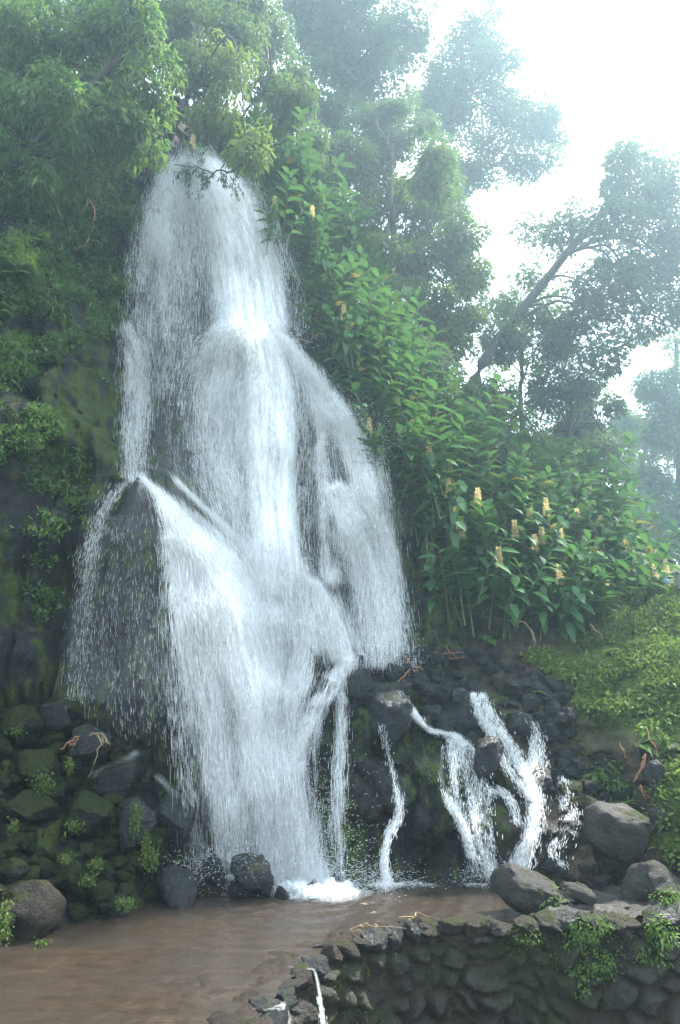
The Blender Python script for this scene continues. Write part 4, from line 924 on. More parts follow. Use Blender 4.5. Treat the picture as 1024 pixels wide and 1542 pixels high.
# small bushes and hanging plants on the left cliff
bush_list = [
 ([(178, 265, 30, 24), (190, 292, 22, 24), (165, 255, 20, 16)], 16.6, 'leaf_yellow', 'bright yellow green bush just left of the waterfall top', .09, .04),
 ([(110, 330, 30, 26), (80, 340, 30, 24)], 15.3, 'leaf_drape', 'leafy bush clinging below the fern on the upper left cliff', .10, .04),
 ([(20, 400, 36, 50), (36, 455, 26, 40)], 14.0, 'leaf_fern', 'bright green hanging plant curtain on the left cliff', .11, .04),
 ([(14, 540, 24, 44), (2, 580, 20, 24)], 13.6, 'leaf_fern', 'light green plants draped over the ledge at the left margin', .10, .04),
 ([(160, 440, 16, 34), (170, 400, 14, 24)], 15.6, 'leaf_drape', 'thin hanging greenery in the dark recess beside the upper fall', .09, .032),
 ([(150, 560, 7, 20)], 15.2, 'moss_leaf', 'vivid green tuft on the rock pillar left of the small upper stream', .06, .03),
 ([(195, 300, 24, 26), (200, 330, 18, 24)], 16.7, 'leaf_drape', 'grey green bush overhanging the upper left edge of the fall', .09, .03),
 ([(22, 660, 36, 14), (70, 640, 22, 12), (40, 630, 30, 12)], 13.0, 'leaf_drape', 'low fringe of plants along the top of the columnar cliff', .07, .03),
 ([(430, 280, 34, 24), (470, 262, 30, 24), (395, 262, 20, 14)], 19.5, 'leaf_mid', 'leafy bush at the right shoulder of the waterfall top', .14, .05),
 ([(912, 905, 24, 22), (930, 922, 28, 24), (900, 935, 30, 26)], 17.0, 'leaf_brown', 'brownish round bush between ginger slope and grass bank', .055, .03),
 ([(960, 905, 22, 24), (985, 892, 24, 14), (945, 890, 20, 16)], 18.6, 'leaf_cover', 'small green bush under the hydrangea heads', .09, .05),
 ([(910, 1165, 30, 22), (895, 1180, 26, 18), (930, 1185, 22, 20)], 13.9, 'leaf_fern', 'bright fern like clump above the big grey boulder', .08, .03),
 ([(985, 1110, 22, 20), (1000, 1090, 18, 14)], 13.9, 'leaf_fern', 'leafy green clump beside the leaning dead stalk', .13, .05),
 ([(1010, 1200, 20, 26), (1015, 1170, 16, 20)], 13.1, 'leaf_fern', 'green weed clump at the right margin of the bank', .08, .035),
 ([(885, 1400, 26, 13), (900, 1392, 16, 8), (868, 1410, 12, 10)], 11.6, 'leaf_fern', 'bright green weed cushion hanging over the middle of the stone wall', .04, .022),
 ([(1000, 1398, 18, 13), (985, 1440, 8, 28)], 11.5, 'leaf_fern', 'weed tuft trailing down the stone wall at the right margin', .06, .03),
 ([(880, 1470, 14, 26), (905, 1445, 12, 16)], 11.3, 'leaf_fern', 'trailing weeds on the lower face of the stone wall', .045, .026),
 ([(830, 1352, 18, 10)], 11.9, 'leaf_fern', 'green tuft at the right foot of the pale topped boulder', .05, .025),
 ([(1008, 1350, 18, 10)], 11.7, 'leaf_fern', 'green tuft in front of the large pale boulder', .05, .025),
 ([(800, 1405, 18, 14)], 11.6, 'moss_leaf', 'small weed sprig near the middle of the stone wall top', .045, .025),
]
for i, (lst, D, mt, lab, L, W) in enumerate(bush_list):
    r = np.random.default_rng(300 + i)
    lst2 = []
    for e in lst:
        d = min(Dhit(e[0], e[1], D) - .05, 99) if D > 12 else D
        if 1375 < e[1]:                                                 # on the wall face
            dr = ray(e[0], e[1]); ts = np.linspace(7, 14, 400); pp = CAM + dr[None] * (ts / dr[1])[:, None]
            dd = np.array([np.min(np.hypot(crest[:, 0] - q_[0], crest[:, 1] - q_[1]) + 0 * q_[2]) for q_ in pp]); d = ts[int(np.argmin(dd))] - .16
        lst2.append(tuple(e[:4]) + (d,))
    ells = px_ells(lst2, D, r, depth=.6, dj=.0); V, F_, t, hubs = crown_leaves(ells, r, L, W, 3.0 if W > .028 else 2.4, .6, .14 if L < .1 else .22)
    b_ = ells[0][0]; rt = empty('bush', b_, lab, 'bush')
    obj('foliage', make_mesh('foliage', V - b_, F_, M[mt], False, tint=t), rt)
    lp = [tube(curve_pts([b_ + np.array([0, .25, -.1]), (b_ + h) / 2 + np.array([0, 0, .05]), h], 6), np.linspace(.012, .004, 6), 4) for hub in hubs for h in hub[::2]]
    V, F_ = joinvf(lp); obj('stems', make_mesh('stems', V - b_, F_, M['stem']), rt)

# ------------------------------------------------------------------ ginger lilies
def ginger_leaf_set(c, d, L, W, t):
    """drooping folded blades: 8 verts each"""
    n_ = len(c); d = unit(d); s = unit(np.cross(d, np.array([0, 0, 1.0]) + rng.normal(0, .2, (n_, 3)))); up = np.cross(s, d)
    V = np.empty((n_, 8, 3)); L = L[:, None]; W = W[:, None]; g = np.array([0, 0, -1.0])
    V[:, 0] = c; m1 = c + d * L * .3 + g * L * .03; m2 = c + d * L * .66 + g * L * .16; V[:, 7] = c + d * L * .97 + g * L * .32
    V[:, 1] = m1 - s * W * .5 + up * W * .16; V[:, 2] = m1; V[:, 3] = m1 + s * W * .5 + up * W * .16
    V[:, 4] = m2 - s * W * .42 + up * W * .12; V[:, 5] = m2; V[:, 6] = m2 + s * W * .42 + up * W * .12
    i = np.arange(n_)[:, None, None] * 8
    T3 = (i + np.array([[0, 2, 1], [0, 3, 2], [4, 5, 7], [5, 6, 7]])[None]).reshape(-1, 3); Q = (i + np.array([[1, 2, 5, 4], [2, 3, 6, 5]])[None]).reshape(-1, 4)
    return V.reshape(-1, 3), T3, Q, np.repeat(t, 8)

def spike_mesh(r, h, rad, n, L, W):
    k = np.arange(n); z = k / n * h; a = k * 2.4; rr = rad * (1 - .45 * (k / n)) * .25
    c = np.stack([rr * np.cos(a), rr * np.sin(a), z], -1); d = np.stack([np.cos(a), np.sin(a), .55 + 0 * a], -1) + r.normal(0, .15, (n, 3))
    s_ = (1 - .4 * (k / n))
    V, F_ = leaf_quads(c, d, np.array([[0, 0, 1.0]]) + r.normal(0, .4, (n, 3)), L * s_ * np.exp(r.normal(0, .2, n)), W * s_, .3)
    return V, F_, np.repeat(r.random(n) * .9, 4)

def ginger_variant(seed, canes, kind):
    """kind: '' leaves only, 'spent', 'bloom'"""
    r = np.random.default_rng(seed); LV, LT, LQ, LC = [], [], [], []; n0 = 0; st = []; tops = []
    for k in range(canes):
        az = r.uniform(0, 6.28); lean = r.uniform(.25, .75); h = r.uniform(1.0, 1.5)
        b_ = np.array([r.normal(0, .22), r.normal(0, .22), -.45]); tip = b_ + np.array([math.cos(az) * lean, math.sin(az) * lean - .35, h])
        if k == 0 and kind: tip = np.array([0, -.35, .85])
        pts = curve_pts([b_, b_ * .6 + tip * .4 + np.array([0, 0, .16]), tip], 12); st.append(tube(pts, np.linspace(.018, .008, 12), 5)); tops.append(tip)
        nl = r.integers(8, 11); f = np.linspace(.38, 1.0, nl); p = np.stack([np.interp(f * 11, np.arange(12), pts[:, q]) for q in range(3)], -1)
        T = unit(pts[-1] - pts[4]); side = unit(np.cross(T, unit(r.normal(size=3)))); sg = np.where(np.arange(nl) % 2, 1, -1)[:, None]
        d = side * sg * .95 + T * (.25 + .5 * f[:, None] ** 3) + r.normal(0, .22, (nl, 3)) + np.array([0, -.12, .12])
        V, T3, Q, tt_ = ginger_leaf_set(p, d, r.uniform(.46, .68, nl) * (1 - .25 * f ** 4), r.uniform(.15, .20, nl), np.where(r.random(nl) < .012, .99, np.clip(r.beta(2, 2, nl) * .9, 0, .92)))
        LV.append(V); LT.append(T3 + n0); LQ.append(Q + n0); LC.append(tt_); n0 += len(V)
    foliage = make_mesh('foliage', np.concatenate(LV), [np.concatenate(LT), np.concatenate(LQ)], M['leaf_ginger'], False, tint=np.concatenate(LC))
    V, F_ = joinvf(st); stem = make_mesh('stem', V, F_, M['stem'], True)
    spikes = []
    if kind == 'spent':
        for tip in tops[:2]:
            V, F_, t = spike_mesh(r, .42, .05, 70, .045, .022); V = V + tip; spikes.append(make_mesh('spent_spike', V, F_, M['spent'], tint=t))
    if kind == 'bloom':
        V, F_, t = spike_mesh(r, .44, .12, 150, .088, .032); V = V + tops[0] - np.array([0, 0, .02]); spikes.append(make_mesh('flower_spike', V, F_, M['petal'], tint=t))
    return foliage, stem, spikes
VAR = {'': [ginger_variant(500 + i, 3, '') for i in range(5)], 'spent': [ginger_variant(520 + i, 3, 'spent') for i in range(4)], 'bloom': [ginger_variant(540 + i, 3, 'bloom') for i in range(3)]}
def ginger(loc, kind, label, rz, s, group=None):
    f_, st, sp_ = VAR[kind][rng.integers(0, len(VAR[kind]))]
    rt = empty('ginger_lily', loc, label, 'ginger lily', group, rz, s)
    obj('foliage', f_, rt); obj('stem', st, rt)
    for q_ in sp_: obj(q_.name.split('.')[0], q_, rt)
    return rt
gpoly = [(372, 250), (440, 240), (500, 300), (540, 380), (600, 480), (650, 590), (700, 655), (830, 700), (925, 735), (1005, 850), (960, 885), (905, 945), (850, 955), (740, 940), (680, 920), (650, 870), (632, 800), (585, 700), (560, 640), (510, 560), (470, 460), (425, 380), (395, 300)]
upper_edge = lambda u, v: u < 640
pts_g = scatter_px(gpoly, 250, 15.5, 9000)
for (u, v) in pts_g:
    p, n_ = hit(u, v)
    if p is None or p[1] > 24: continue
    kind = 'spent' if (rng.random() < .42 and u > 560) else ''
    lab = ('ginger lily with a bare upright seed spike, in the broad slope beside the grass bank' if kind else 'leafy ginger lily without blooms, in the broad slope beside the grass bank') if u > 640 else ('ginger lily with a bare upright seed spike, along the edge of the upper waterfall' if kind else 'leafy ginger lily without blooms, along the edge of the upper waterfall')
    ginger(p - np.array([0, .10, 0]), kind, lab, rng.uniform(-.7, .7), rng.uniform(.8, 1.12), 'ginger lilies right of the waterfall')
blooms = [
 (414, 305, 'ginger lily with small faded orange spike beside the top right edge of the fall'), (470, 318, 'ginger lily with dull orange bloom high under the pale drooping tree'),
 (556, 642, 'ginger lily whose drooping orange spike hangs beside the right edge of the white side stream'), (636, 566, 'ginger lily with one yellow spike alone below the dark bushy tree'),
 (646, 684, 'ginger lily with pale yellow spike at the left shoulder of the broad slope'), (679, 714, 'ginger lily with the fattest tall yellow spike on the slope'),
 (676, 738, 'ginger lily with two low yellow flower heads just under the fattest spike'), (886, 736, 'ginger lily with tall orange spike on the crest below the dark rounded tree'),
 (798, 777, 'ginger lily with pinkish faded spike in the middle of the slope'), (806, 822, 'ginger lily with yellow spike, lower one of a close pair'),
 (817, 810, 'ginger lily with yellow spike, upper one of a close pair'), (845, 812, 'ginger lily with pale spike just right of the close pair'),
 (843, 868, 'ginger lily with the lowest faded spike, above the dark overhang'), (776, 800, 'ginger lily with thin yellow spike left of the close pair'),
 (622, 648, 'ginger lily with brown fading spike above the left shoulder of the slope'), (572, 458, 'ginger lily with faint orange spike on the upper slope below the bushy tree'),
 (1004, 853, 'ginger lily with small orange spike above the hydrangeas'), (987, 862, 'ginger lily with peach bloom left above the hydrangeas'), (823, 765, 'ginger lily with pale head on the upper middle slope'),
 (720, 752, 'ginger lily with peach spike half way along the upper rim of the broad slope'), (752, 842, 'ginger lily with pale spike low in the middle of the slope'), (905, 790, 'ginger lily with peach spike under the tall orange crest spike'),
 (940, 828, 'ginger lily with small cream spike on the right shoulder of the slope'), (695, 800, 'ginger lily with cream spike at the dark left side of the slope'), (870, 780, 'ginger lily with thin peach spike between the close pair and the crest'), (518, 470, 'ginger lily with orange spike on the steep upper edge beside the side stream')]
for (u, v, lab) in blooms:
    d = Dhit(u, v, 19) - 1.5; p = P(u, v + 12, d)
    s = .85 if u < 560 or u > 980 else 1.0
    ginger(p + np.array([0, .35 * s, -.85 * s]), 'bloom', lab, 0.0, s)
p = P(290, 222, 17.6); ginger(p + np.array([0, .35, -.85]), 'bloom', 'ginger lily with orange spike in the dark gap right above the waterfall lip', 0, .95)

# ------------------------------------------------------------------ ferns, cover, dead fronds
def frond(base, d, L, r, w=.16):
    n_ = 22; d = unit(d); t = np.linspace(0, 1, n_); pts = base + d * (L * t)[:, None] + np.array([0, 0, -1.0]) * (L * .45 * t ** 2)[:, None]
    T = unit(np.gradient(pts, axis=0)); s = unit(np.cross(T, [0, 0, 1.0])); w_ = w * np.sin(np.clip(t * 1.05 + .12, 0, 1) ** .7 * math.pi) + .01
    c = np.concatenate([pts, pts]); dd = np.concatenate([s + T * .35, -s + T * .35]) + np.array([0, 0, -.2]); LL = np.concatenate([w_, w_]) * np.exp(r.normal(0, .1, 2 * n_))
    return (*leaf_quads(c, dd, np.cross(np.concatenate([s, s]), np.concatenate([T, T])) + r.normal(0, .15, (2 * n_, 3)), LL, np.full(2 * n_, L / n_ * 1.1)), tube(pts, np.linspace(.006, .002, n_), 3))
def fern(u, v, size, n, label, mat='leaf_fern', seed=0, off=.05, spread=(-2.6, -.5)):
    r = np.random.default_rng(900 + seed); p, nn_ = hit(u, v, 15); p = p - np.array([0, off, 0]); V, F_, ts, st = [], [], [], []; k0 = 0
    for k in range(n):
        a = r.uniform(*spread); d = np.array([math.cos(a), math.sin(a), r.uniform(-.1, .9)]); v_, f_, tb = frond(np.zeros(3), d, size * r.uniform(.7, 1.1), r, size * .22)
        V.append(v_); F_.append(f_ + k0); k0 += len(v_); ts.append(np.full(len(v_), r.random() * .9)); st.append(tb)
    rt = empty('fern', p, label, 'fern')
    obj('fronds', make_mesh('fronds', np.concatenate(V), np.concatenate(F_), M[mat], tint=np.concatenate(ts)), rt)
    a, b = joinvf(st); obj('stalks', make_mesh('stalks', a, b, M['stem']), rt)
for i, (u, v, s_, n_, lab, mt) in enumerate([
    (80, 270, 1.0, 9, 'large fern with long bright fronds at the upper left of the cliff', 'leaf_fern'), (95, 315, .8, 7, 'fern hanging just below the large upper left fern', 'leaf_fern'),
    (60, 365, .7, 8, 'fern drooping over the dark recess on the left cliff', 'leaf_drape'), (35, 420, .8, 9, 'dark green fern midway down the left cliff', 'leaf_drape'),
    (10, 480, .7, 8, 'fern at the left margin above the draped ledge', 'leaf_fern'), (130, 290, .6, 6, 'small fern under the yellow green bush by the fall', 'leaf_fern'),
    (2, 395, .6, 7, 'bright fern at the left margin level with the hanging curtain', 'leaf_fern'), (40, 520, .5, 7, 'small dark fern right of the draped ledge', 'leaf_drape'),
    (90, 450, .5, 6, 'shaded fern in the recess left of the small upper stream', 'leaf_drape'), (300, 236, .6, 7, 'fern arching in the dark gap over the waterfall lip', 'leaf_fern'),
    (800, 1040, .42, 7, 'yellowish fern at the top of the broken stone slope', 'leaf_fern'), (822, 1062, .40, 6, 'yellow fern arching beside the dripping flat boulder', 'moss_leaf'),
    (900, 1160, .45, 9, 'feathery fern at the crown of the bright clump above the big grey boulder', 'leaf_fern'), (915, 985, .5, 8, 'fern in the hollow between ginger slope and grass bank', 'leaf_fern'),
    (965, 1120, .5, 8, 'fern beside the leaning dead stalk on the bank', 'leaf_fern'), (1000, 1235, .4, 7, 'fern at the right margin over the half buried boulder', 'leaf_fern'),
    (735, 960, .55, 7, 'dark fern under the ginger overhang', 'leaf_drape'), (700, 930, .5, 7, 'shaded fern at the dark foot of the ginger slope', 'leaf_drape'),
    (935, 1210, .35, 7, 'low fern spilling onto the top of the big grey boulder', 'leaf_fern')]):
    fern(u, v, s_, n_, lab, mt, i)

def cover(name, label, polys, n, L, W, mat, clump=.12, up=.7, kind='stuff', lift=.0):
    cs_, ds_, ns_ = [], [], []
    for poly, frac in polys:
        us = [p[0] for p in poly]; vs_ = [p[1] for p in poly]; hubs = []
        want = int(n * frac / 14); tries = 0
        while len(hubs) < want and tries < want * 8:
            tries += 1; u = rng.uniform(min(us), max(us)); v = rng.uniform(min(vs_), max(vs_))
            if in_poly(u, v, poly):
                p, nn_ = hit(u, v)
                if p is not None and p[1] < 26 and (kind != 'stuff' or vnoise(p * 1.3, 77) > -.42): hubs.append(np.concatenate([p, nn_]))
        hubs = np.array(hubs); k = rng.integers(0, len(hubs), int(n * frac)); o_ = rng.normal(0, clump, (len(k), 3)) * np.array([1, 1, .5])
        nn_ = hubs[k, 3:]; o_ = o_ - nn_ * np.minimum(0, (o_ * nn_).sum(1))[:, None] * 1.3
        cs_.append(hubs[k, :3] + o_ + nn_ * lift); ds_.append(nn_ * .5 + np.array([0, -.15, .2]) + rng.normal(0, .6, (len(k), 3))); ns_.append(np.array([0, -.2, up]) + rng.normal(0, .5, (len(k), 3)))
    c = np.concatenate(cs_); t = np.clip(.45 + .42 * fbm(c * .9, 4, 400) + rng.normal(0, .16, len(c)), 0, .94)
    V, F_ = leaf_quads(c, np.concatenate(ds_), np.concatenate(ns_), L * np.exp(rng.normal(0, .3, len(c))), W * np.exp(rng.normal(0, .3, len(c))))
    o = obj(name, make_mesh(name, V, F_, M[mat], tint=np.repeat(t, 4)))
    return tag(o, label, 'plants' if kind == 'stuff' else 'bush', kind=kind)
cover('ground_cover', 'dense low leafy cover over the grass bank on the right', [
    ([(870, 1060), (900, 990), (960, 930), (1030, 870), (1075, 850), (1075, 1100), (960, 1090), (900, 1080)], .72), ([(1075, 860), (1350, 840), (1350, 1120), (1075, 1100)], .30), ([(1060, 1100), (1250, 1110), (1250, 1300), (1060, 1290)], .12), ([(790, 990), (880, 970), (940, 900), (960, 930), (900, 1000), (860, 1030)], .16), ([(960, 1090), (1060, 1090), (1060, 1330), (985, 1270), (1000, 1180)], .12)], 60000, .075, .042, 'leaf_cover', .10)
cover('cliff_greenery', 'small hanging weeds and moss leaves over the left cliff', [
    ([(-20, 300), (110, 260), (200, 300), (190, 400), (110, 470), (60, 560), (-20, 600)], .62), ([(30, 680), (125, 680), (120, 810), (50, 800)], .04), ([(-20, 610), (85, 620), (80, 650), (40, 680), (-20, 690)], .12), ([(100, 400), (185, 340), (185, 490), (110, 520), (60, 560)], .22), ([(40, 760), (80, 720), (85, 900), (60, 960), (40, 900)],   .02)], 20000, .10, .045, 'leaf_drape', .10, .5)
cover('moss_cover', 'patches of yellow green moss leaves on the wet rock by the falls', [
    ([(266, 330), (290, 330), (300, 470), (262, 470)], .12), ([(600, 780), (630, 780), (640, 960), (612, 960)], .2), ([(440, 680), (460, 680), (460, 780), (440, 780)], .06), ([(480, 640), (500, 640), (510, 720), (488, 720)], .08), ([(620, 1080), (660, 1080), (660, 1180), (610, 1180)], .14), ([(560, 900), (600, 900), (600, 970), (560, 970)], .06), ([(800, 1040), (880, 1060), (900, 1140), (830, 1120)], .2), ([(700, 1120), (740, 1120), (740, 1170), (720, 1180)], .14)], 5200, .035, .020, 'moss_leaf', .06, .4)

c = WW_P + np.concatenate([WW_N, 0 * WW_N[:, :1]], 1) * .02; n_ = len(c)
V, F_ = leaf_quads(c, np.concatenate([WW_N, 0 * WW_N[:, :1]], 1) * .5 + rng.normal(0, .5, (n_, 3)) + np.array([0, 0, -.2]), np.array([0, -.5, .7]) + rng.normal(0, .4, (n_, 3)), .032 * np.exp(rng.normal(0, .35, n_)), .020 * np.exp(rng.normal(0, .3, n_)))
tag(obj('wall_moss', make_mesh('wall_moss', V, F_, M['moss_leaf'], tint=np.repeat(rng.random(n_) * .9, 4))), 'tiny weeds and moss dotted over the stone wall', 'plants', kind='stuff')
# clumps of clover-like weeds on the left rock pile
for i, (u, v, rw, rh, lab) in enumerate([
    (66, 1180, 17, 20, 'lime green hanging moss patch on the upper left pile'), (20, 1245, 9, 12, 'small lime weed tuft at the left margin of the pile'), (205, 1230, 9, 26, 'clover weeds on the tall angular boulder by the spray'),
    (226, 1290, 14, 20, 'clover weeds just above the pool in the left pile'), (112, 1242, 14, 10, 'thin weeds under the edge of the wide mossy boulder'), (145, 1300, 10, 10, 'little green weeds between two mossy stones mid pile'),
    (22, 1098, 12, 8, 'weed tuft on the topmost black boulder of the pile'), (105, 1152, 6, 12, 'green sprig beside the wet boulder with twigs'), (130, 1325, 12, 10, 'weeds on the mossy boulder above the big brown boulder'),
    (188, 1358, 16, 8, 'trailing green weed at the water edge of the pile'), (220, 1268, 8, 16, 'weed tuft hanging on the rock right of the tall angular boulder'), (5, 1385, 12, 30, 'pale mossy growth on the left side of the big brown boulder'), (64, 1420, 10, 6, 'tiny weed at the foot of the big brown boulder'), (100, 1292, 10, 8, 'small lime weeds left of the mid pile stones')]):
    r = np.random.default_rng(700 + i); d = Dhit(u, v, 12) - .36
    if v > 1370: d = float(G(u, v)[1]) - .1 if v > 1400 else 10.1
    c_ = P(u, v, d); k = d / FPX; n_ = int(60 + rw * rh * 1.1)
    p = c_ + r.normal(0, .5, (n_, 3)) * np.array([rw * k * .85, .08, rh * k * .85]); dd = np.array([0, -.5, -.4]) + r.normal(0, .5, (n_, 3)); nn_ = np.array([0, -.6, .6]) + r.normal(0, .4, (n_, 3))
    V, F_ = leaf_quads(p, dd, nn_, (.034 * np.exp(r.normal(0, .3, n_))), .024 * np.exp(r.normal(0, .3, n_)))
    st_ = [tube(curve_pts([c_ + np.array([0, .06, 0]), c_ + np.array([a * rw * k * .5, .04, b * rh * k * .5]), c_ + np.array([a * rw * k * 1.5, 0, b * rh * k * 1.5])], 5), np.linspace(.005, .002, 5), 3) for a, b in ((1, .3), (-1, .2), (.2, 1), (-.2, -1), (.7, -.7), (-.7, .7))]
    sv, sf = joinvf(st_); F_ = np.concatenate([F_, sf + len(V)]); r_n = n_; V = np.concatenate([V, sv]); n_ = len(V) // 4 + 1
    tag(obj('weed_plant', make_mesh('weed_plant', V - c_, F_, M['moss_leaf'], tint=np.repeat(r.random(n_) * .9, 4)[:len(V)]), loc=c_), lab, 'weed')

def dead(name, lab, cat, lines, mat, rad=.014):
    b_ = lines[0][0]; parts = [tube(curve_pts(l, 9, .012), np.linspace(rad, rad * .5, 9), 5) for l in lines]; V, F_ = joinvf(parts)
    return tag(obj(name, make_mesh(name, V - b_, F_, M[mat], True), loc=b_), lab, cat)
d = Dhit(130, 1110, 13) - .75
dead('dead_twigs', 'orange dead twigs bent over the wet boulder of the left pile', 'twigs', [[P(92, 1128, d), P(105, 1116, d - .05), P(119, 1109, d)], [P(119, 1109, d), P(113, 1118, d - .05), P(109, 1130, d)], [P(104, 1119, d), P(108, 1122, d - .05), P(111, 1115, d)]], 'dead')
dead('dead_twigs', 'straw coloured broken stalk on top of the wet boulder, right of the orange twigs', 'twigs', [[P(135, 1107, d), P(145, 1105, d - .04), P(154, 1104, d)], [P(146, 1106, d), P(150, 1118, d - .08), P(144, 1140, d - .05), P(133, 1170, d)], [P(154, 1105, d), P(160, 1113, d - .05), P(165, 1123, d)], [P(152, 1106, d), P(155, 1116, d - .05), P(154, 1124, d)], [P(156, 1108, d), P(162, 1118, d), P(158, 1125, d)]], 'straw')
d = Dhit(965, 1160, 13.6) - .35
dead('dead_frond', 'reddish brown fallen frond draped down the right bank', 'dead frond', [[P(972, 1135, d), P(968, 1155, d - .05), P(956, 1172, d)], [P(971, 1138, d), P(964, 1158, d - .03), P(953, 1178, d)], [P(962, 1186, d), P(972, 1196, d - .04), P(984, 1205, d)], [P(964, 1182, d), P(970, 1199, d - .04), P(976, 1202, d)]], 'dead', .018)
dead('dead_stalk', 'thin leaning dead stalk by the leafy clump on the right bank', 'dead stalk', [[P(972, 1094, d), P(980, 1116, d - .1), P(992, 1138, d)], [P(933, 1118, d + .4), P(938, 1130, d + .4), P(943, 1141, d + .4)]], 'dead', .013)
d = Dhit(600, 1020, 15.6) - .35
dead('dead_twigs', 'orange twig lying beside the ball shaped stone below the right curtain', 'twigs', [[P(591, 1034, d), P(604, 1022, d - .03), P(617, 1007, d)], [P(606, 1032, d), P(608, 1022, d), P(616, 1010, d)], [P(624, 1012, d), P(630, 1004, d - .04), P(636, 1008, d)], [P(608, 988, d), P(616, 996, d), P(622, 1004, d)]], 'dead')
d = Dhit(680, 975, 16.5) - .2
dead('dead_twigs', 'brown rootlets scattered below the ginger overhang', 'twigs', [[P(655, 985, d), P(676, 984, d - .1), P(697, 982, d)], [P(672, 972, d), P(678, 982, d - .1), P(690, 990, d)], [P(780, 1000, d), P(792, 1008, d - .1), P(802, 1018, d)], [P(668, 990, d), P(682, 992, d), P(700, 990, d)]], 'dead', .010)
d = 16.3
dead('dead_leaf_stalk', 'withered brown ginger stalk hanging from the dark overhang', 'dead stalk', [[P(775, 935, d), P(790, 938, d - .1), P(800, 950, d - .1), P(805, 975, d)], [P(800, 948, d), P(806, 962, d - .05), P(803, 978, d)], [P(888, 940, d), P(898, 950, d), P(908, 962, d)]], 'straw', .014)
dead('dead_vine', 'reddish dangling vine in the dark recess left of the waterfall top', 'vine', [[P(133, 300, 15.2), P(142, 312, 15.1), P(142, 335, 15.1), P(138, 350, 15.2)], [P(133, 300, 15.2), P(128, 312, 15.1), P(124, 320, 15.1)], [P(134, 355, 15.2), P(128, 370, 15.1), P(112, 376, 15.1)]], 'dead', .012)
def twig_px(lab, zz, n_):
    k0 = int(np.interp(zz, su, np.arange(NS))); b_ = np.array([crest[k0, 0], crest[k0, 1] + .2, crest[k0, 2] + .10]); r = np.random.default_rng(int(zz * 100))
    return dead('driftwood', lab, 'driftwood', [[b_ + r.normal(0, .06, 3) * np.array([1, 1, .2]), b_ + r.normal(0, .07, 3) * np.array([1.3, 1, .25]), b_ + r.normal(0, .10, 3) * np.array([1.6, 1, .2])] for _ in range(n_)], 'straw', .009)
twig_px('pale sticks caught on the wall crest left of the pale topped boulder', s_of(600, 1385), 3)
twig_px('thin twig caught on the wall crest near the overflow', s_of(540, 1415), 3)

# branch hanging in front of the lip of the waterfall
bp = [P(430, 210, 16.4), P(372, 246, 16.3), P(330, 262, 16.2), P(296, 250, 16.2), P(262, 250, 16.2)]
r = np.random.default_rng(77); root = empty('hanging_branch', bp[0], 'bare twig with dark willow like leaves hanging before the waterfall lip', 'branch'); pts = curve_pts(bp, 20, .03)
lp = [tube(pts, np.linspace(.03, .009, 20), 5)]; cs_, ds_ = [], []
for k in range(4, 18):
    tip = pts[k] + np.array([r.normal(0, .2), r.normal(0, .1), -r.uniform(.2, .75)]); tw = curve_pts([pts[k], (pts[k] + tip) / 2 + np.array([r.normal(0, .08), 0, .04]), tip], 8); lp.append(tube(tw, np.linspace(.008, .003, 8), 4))
    for q_ in tw[2:]:
        for _ in range(5): cs_.append(q_ + r.normal(0, .035, 3)); ds_.append([r.normal(0, .45), r.normal(0, .45), -.9])
V, F_ = joinvf(lp); obj('limbs', make_mesh('limbs', V - bp[0], F_, M['bark']), root)
n_ = len(cs_); V, F_ = leaf_quads(np.array(cs_), np.array(ds_), r.normal(0, 1, (n_, 3)), .12 * np.exp(r.normal(0, .2, n_)), np.full(n_, .030)); obj('leaves', make_mesh('leaves', V - bp[0], F_, M['leaf_dark'], tint=np.repeat(r.random(n_) * .9, 4)), root)

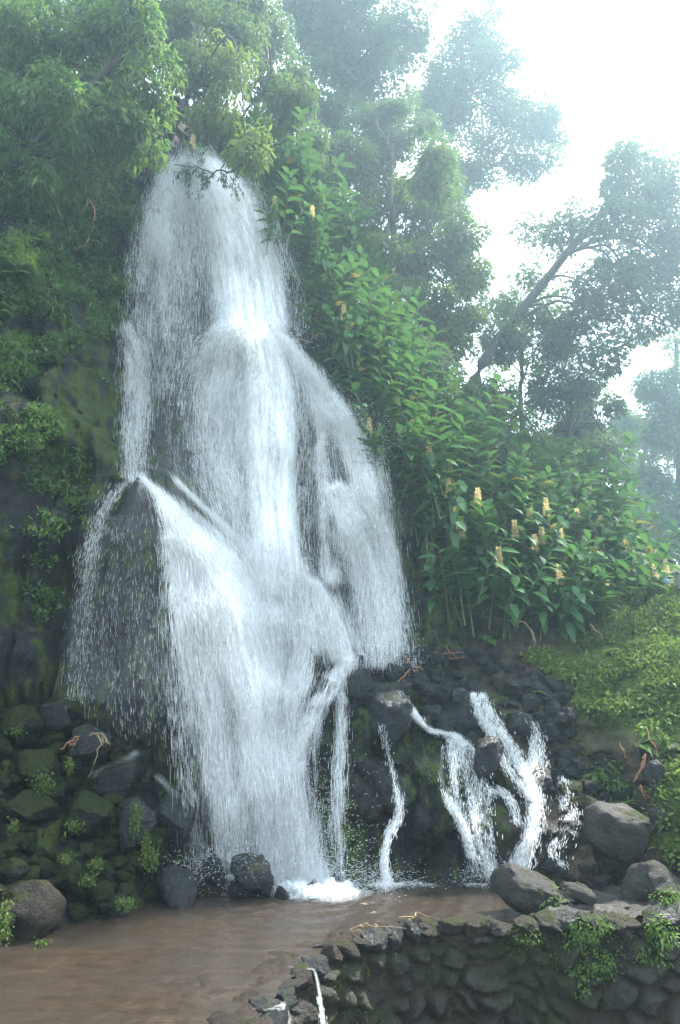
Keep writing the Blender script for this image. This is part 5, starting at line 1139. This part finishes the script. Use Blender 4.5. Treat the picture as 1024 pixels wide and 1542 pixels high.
# hydrangea heads and the grey post at the right margin
hb = P(975, 885, 18.4); root = empty('hydrangea', hb, 'hydrangea with one cream head and one pale blue head above the grass bank', 'hydrangea')
for (u, v, rad, mt) in [(986, 876, .135, 'bloom_white'), (1002, 877, .115, 'bloom_blue')]:
    c_ = P(u, v, 18.0); n_ = 420; dr = unit(rng.normal(size=(n_, 3))); V, F_ = leaf_quads(c_ + dr * rad * .86, np.cross(dr, rng.normal(size=(n_, 3))), dr, np.full(n_, .042), np.full(n_, .040), -.1)
    obj('flower_head', make_mesh('flower_head', V - hb, F_, M[mt], tint=np.repeat(rng.random(n_) * .9, 4)), root)
n_ = 120; c_ = np.array([P(rng.uniform(970, 1012), rng.uniform(884, 902), 18.1 + rng.normal(0, .1)) for _ in range(n_)]); V, F_ = leaf_quads(c_, rng.normal(0, 1, (n_, 3)) + np.array([0, -.4, 0]), np.array([0, -.3, 1.0]) + rng.normal(0, .3, (n_, 3)), np.full(n_, .14), np.full(n_, .09))
obj('foliage', make_mesh('foliage', V - hb, F_, M['leaf_ginger'], tint=np.repeat(rng.random(n_) * .9, 4)), root)
pb = P(1031, 890, 17.6); bm = bmesh.new(); bmesh.ops.create_cube(bm, size=1, matrix=Matrix.Diagonal((.30, .30, .75, 1))); bmesh.ops.bevel(bm, geom=bm.edges[:], offset=.02, segments=2, affect='EDGES'); me = bpy.data.meshes.new('pillar'); bm.to_mesh(me); bm.free()
M['concrete'] = mat_plain('concrete', (.20, .20, .20), (.34, .34, .33), 9, .85, .4, .01); me.materials.append(M['concrete'])
po = empty('concrete_post', pb, 'short grey concrete post at the right margin above the grass bank', 'post'); obj('pillar', me, po)
bm = bmesh.new(); bmesh.ops.create_cube(bm, size=1, matrix=Matrix.Translation((0, 0, .40)) @ Matrix.Diagonal((.40, .40, .06, 1))); bmesh.ops.bevel(bm, geom=bm.edges[:], offset=.012, segments=2, affect='EDGES'); me = bpy.data.meshes.new('cap'); bm.to_mesh(me); bm.free(); me.materials.append(M['concrete']); obj('cap', me, po)

# ------------------------------------------------------------------ haze: air volume added to imitate veiling glare from the bright sky
m = NT('glare_haze'); pv = m.n('VolumePrincipled'); pv.inputs['Color'].default_value = (.62, .85, 1.0, 1); pv.inputs['Density'].default_value = HAZE_DENSITY; pv.inputs['Anisotropy'].default_value = .75
m.l(pv.outputs[0], m.out.inputs['Volume'])
bm = bmesh.new(); bmesh.ops.create_cube(bm, size=1); me = bpy.data.meshes.new('haze'); bm.to_mesh(me); bm.free(); me.materials.append(m.m)
hz = obj('haze', me); hz.scale = (90, 84, 40); hz.location = (0, 36, 15.6)
tag(hz, 'thin pale haze volume added in place of veiling sky glare', 'haze', kind='stuff')
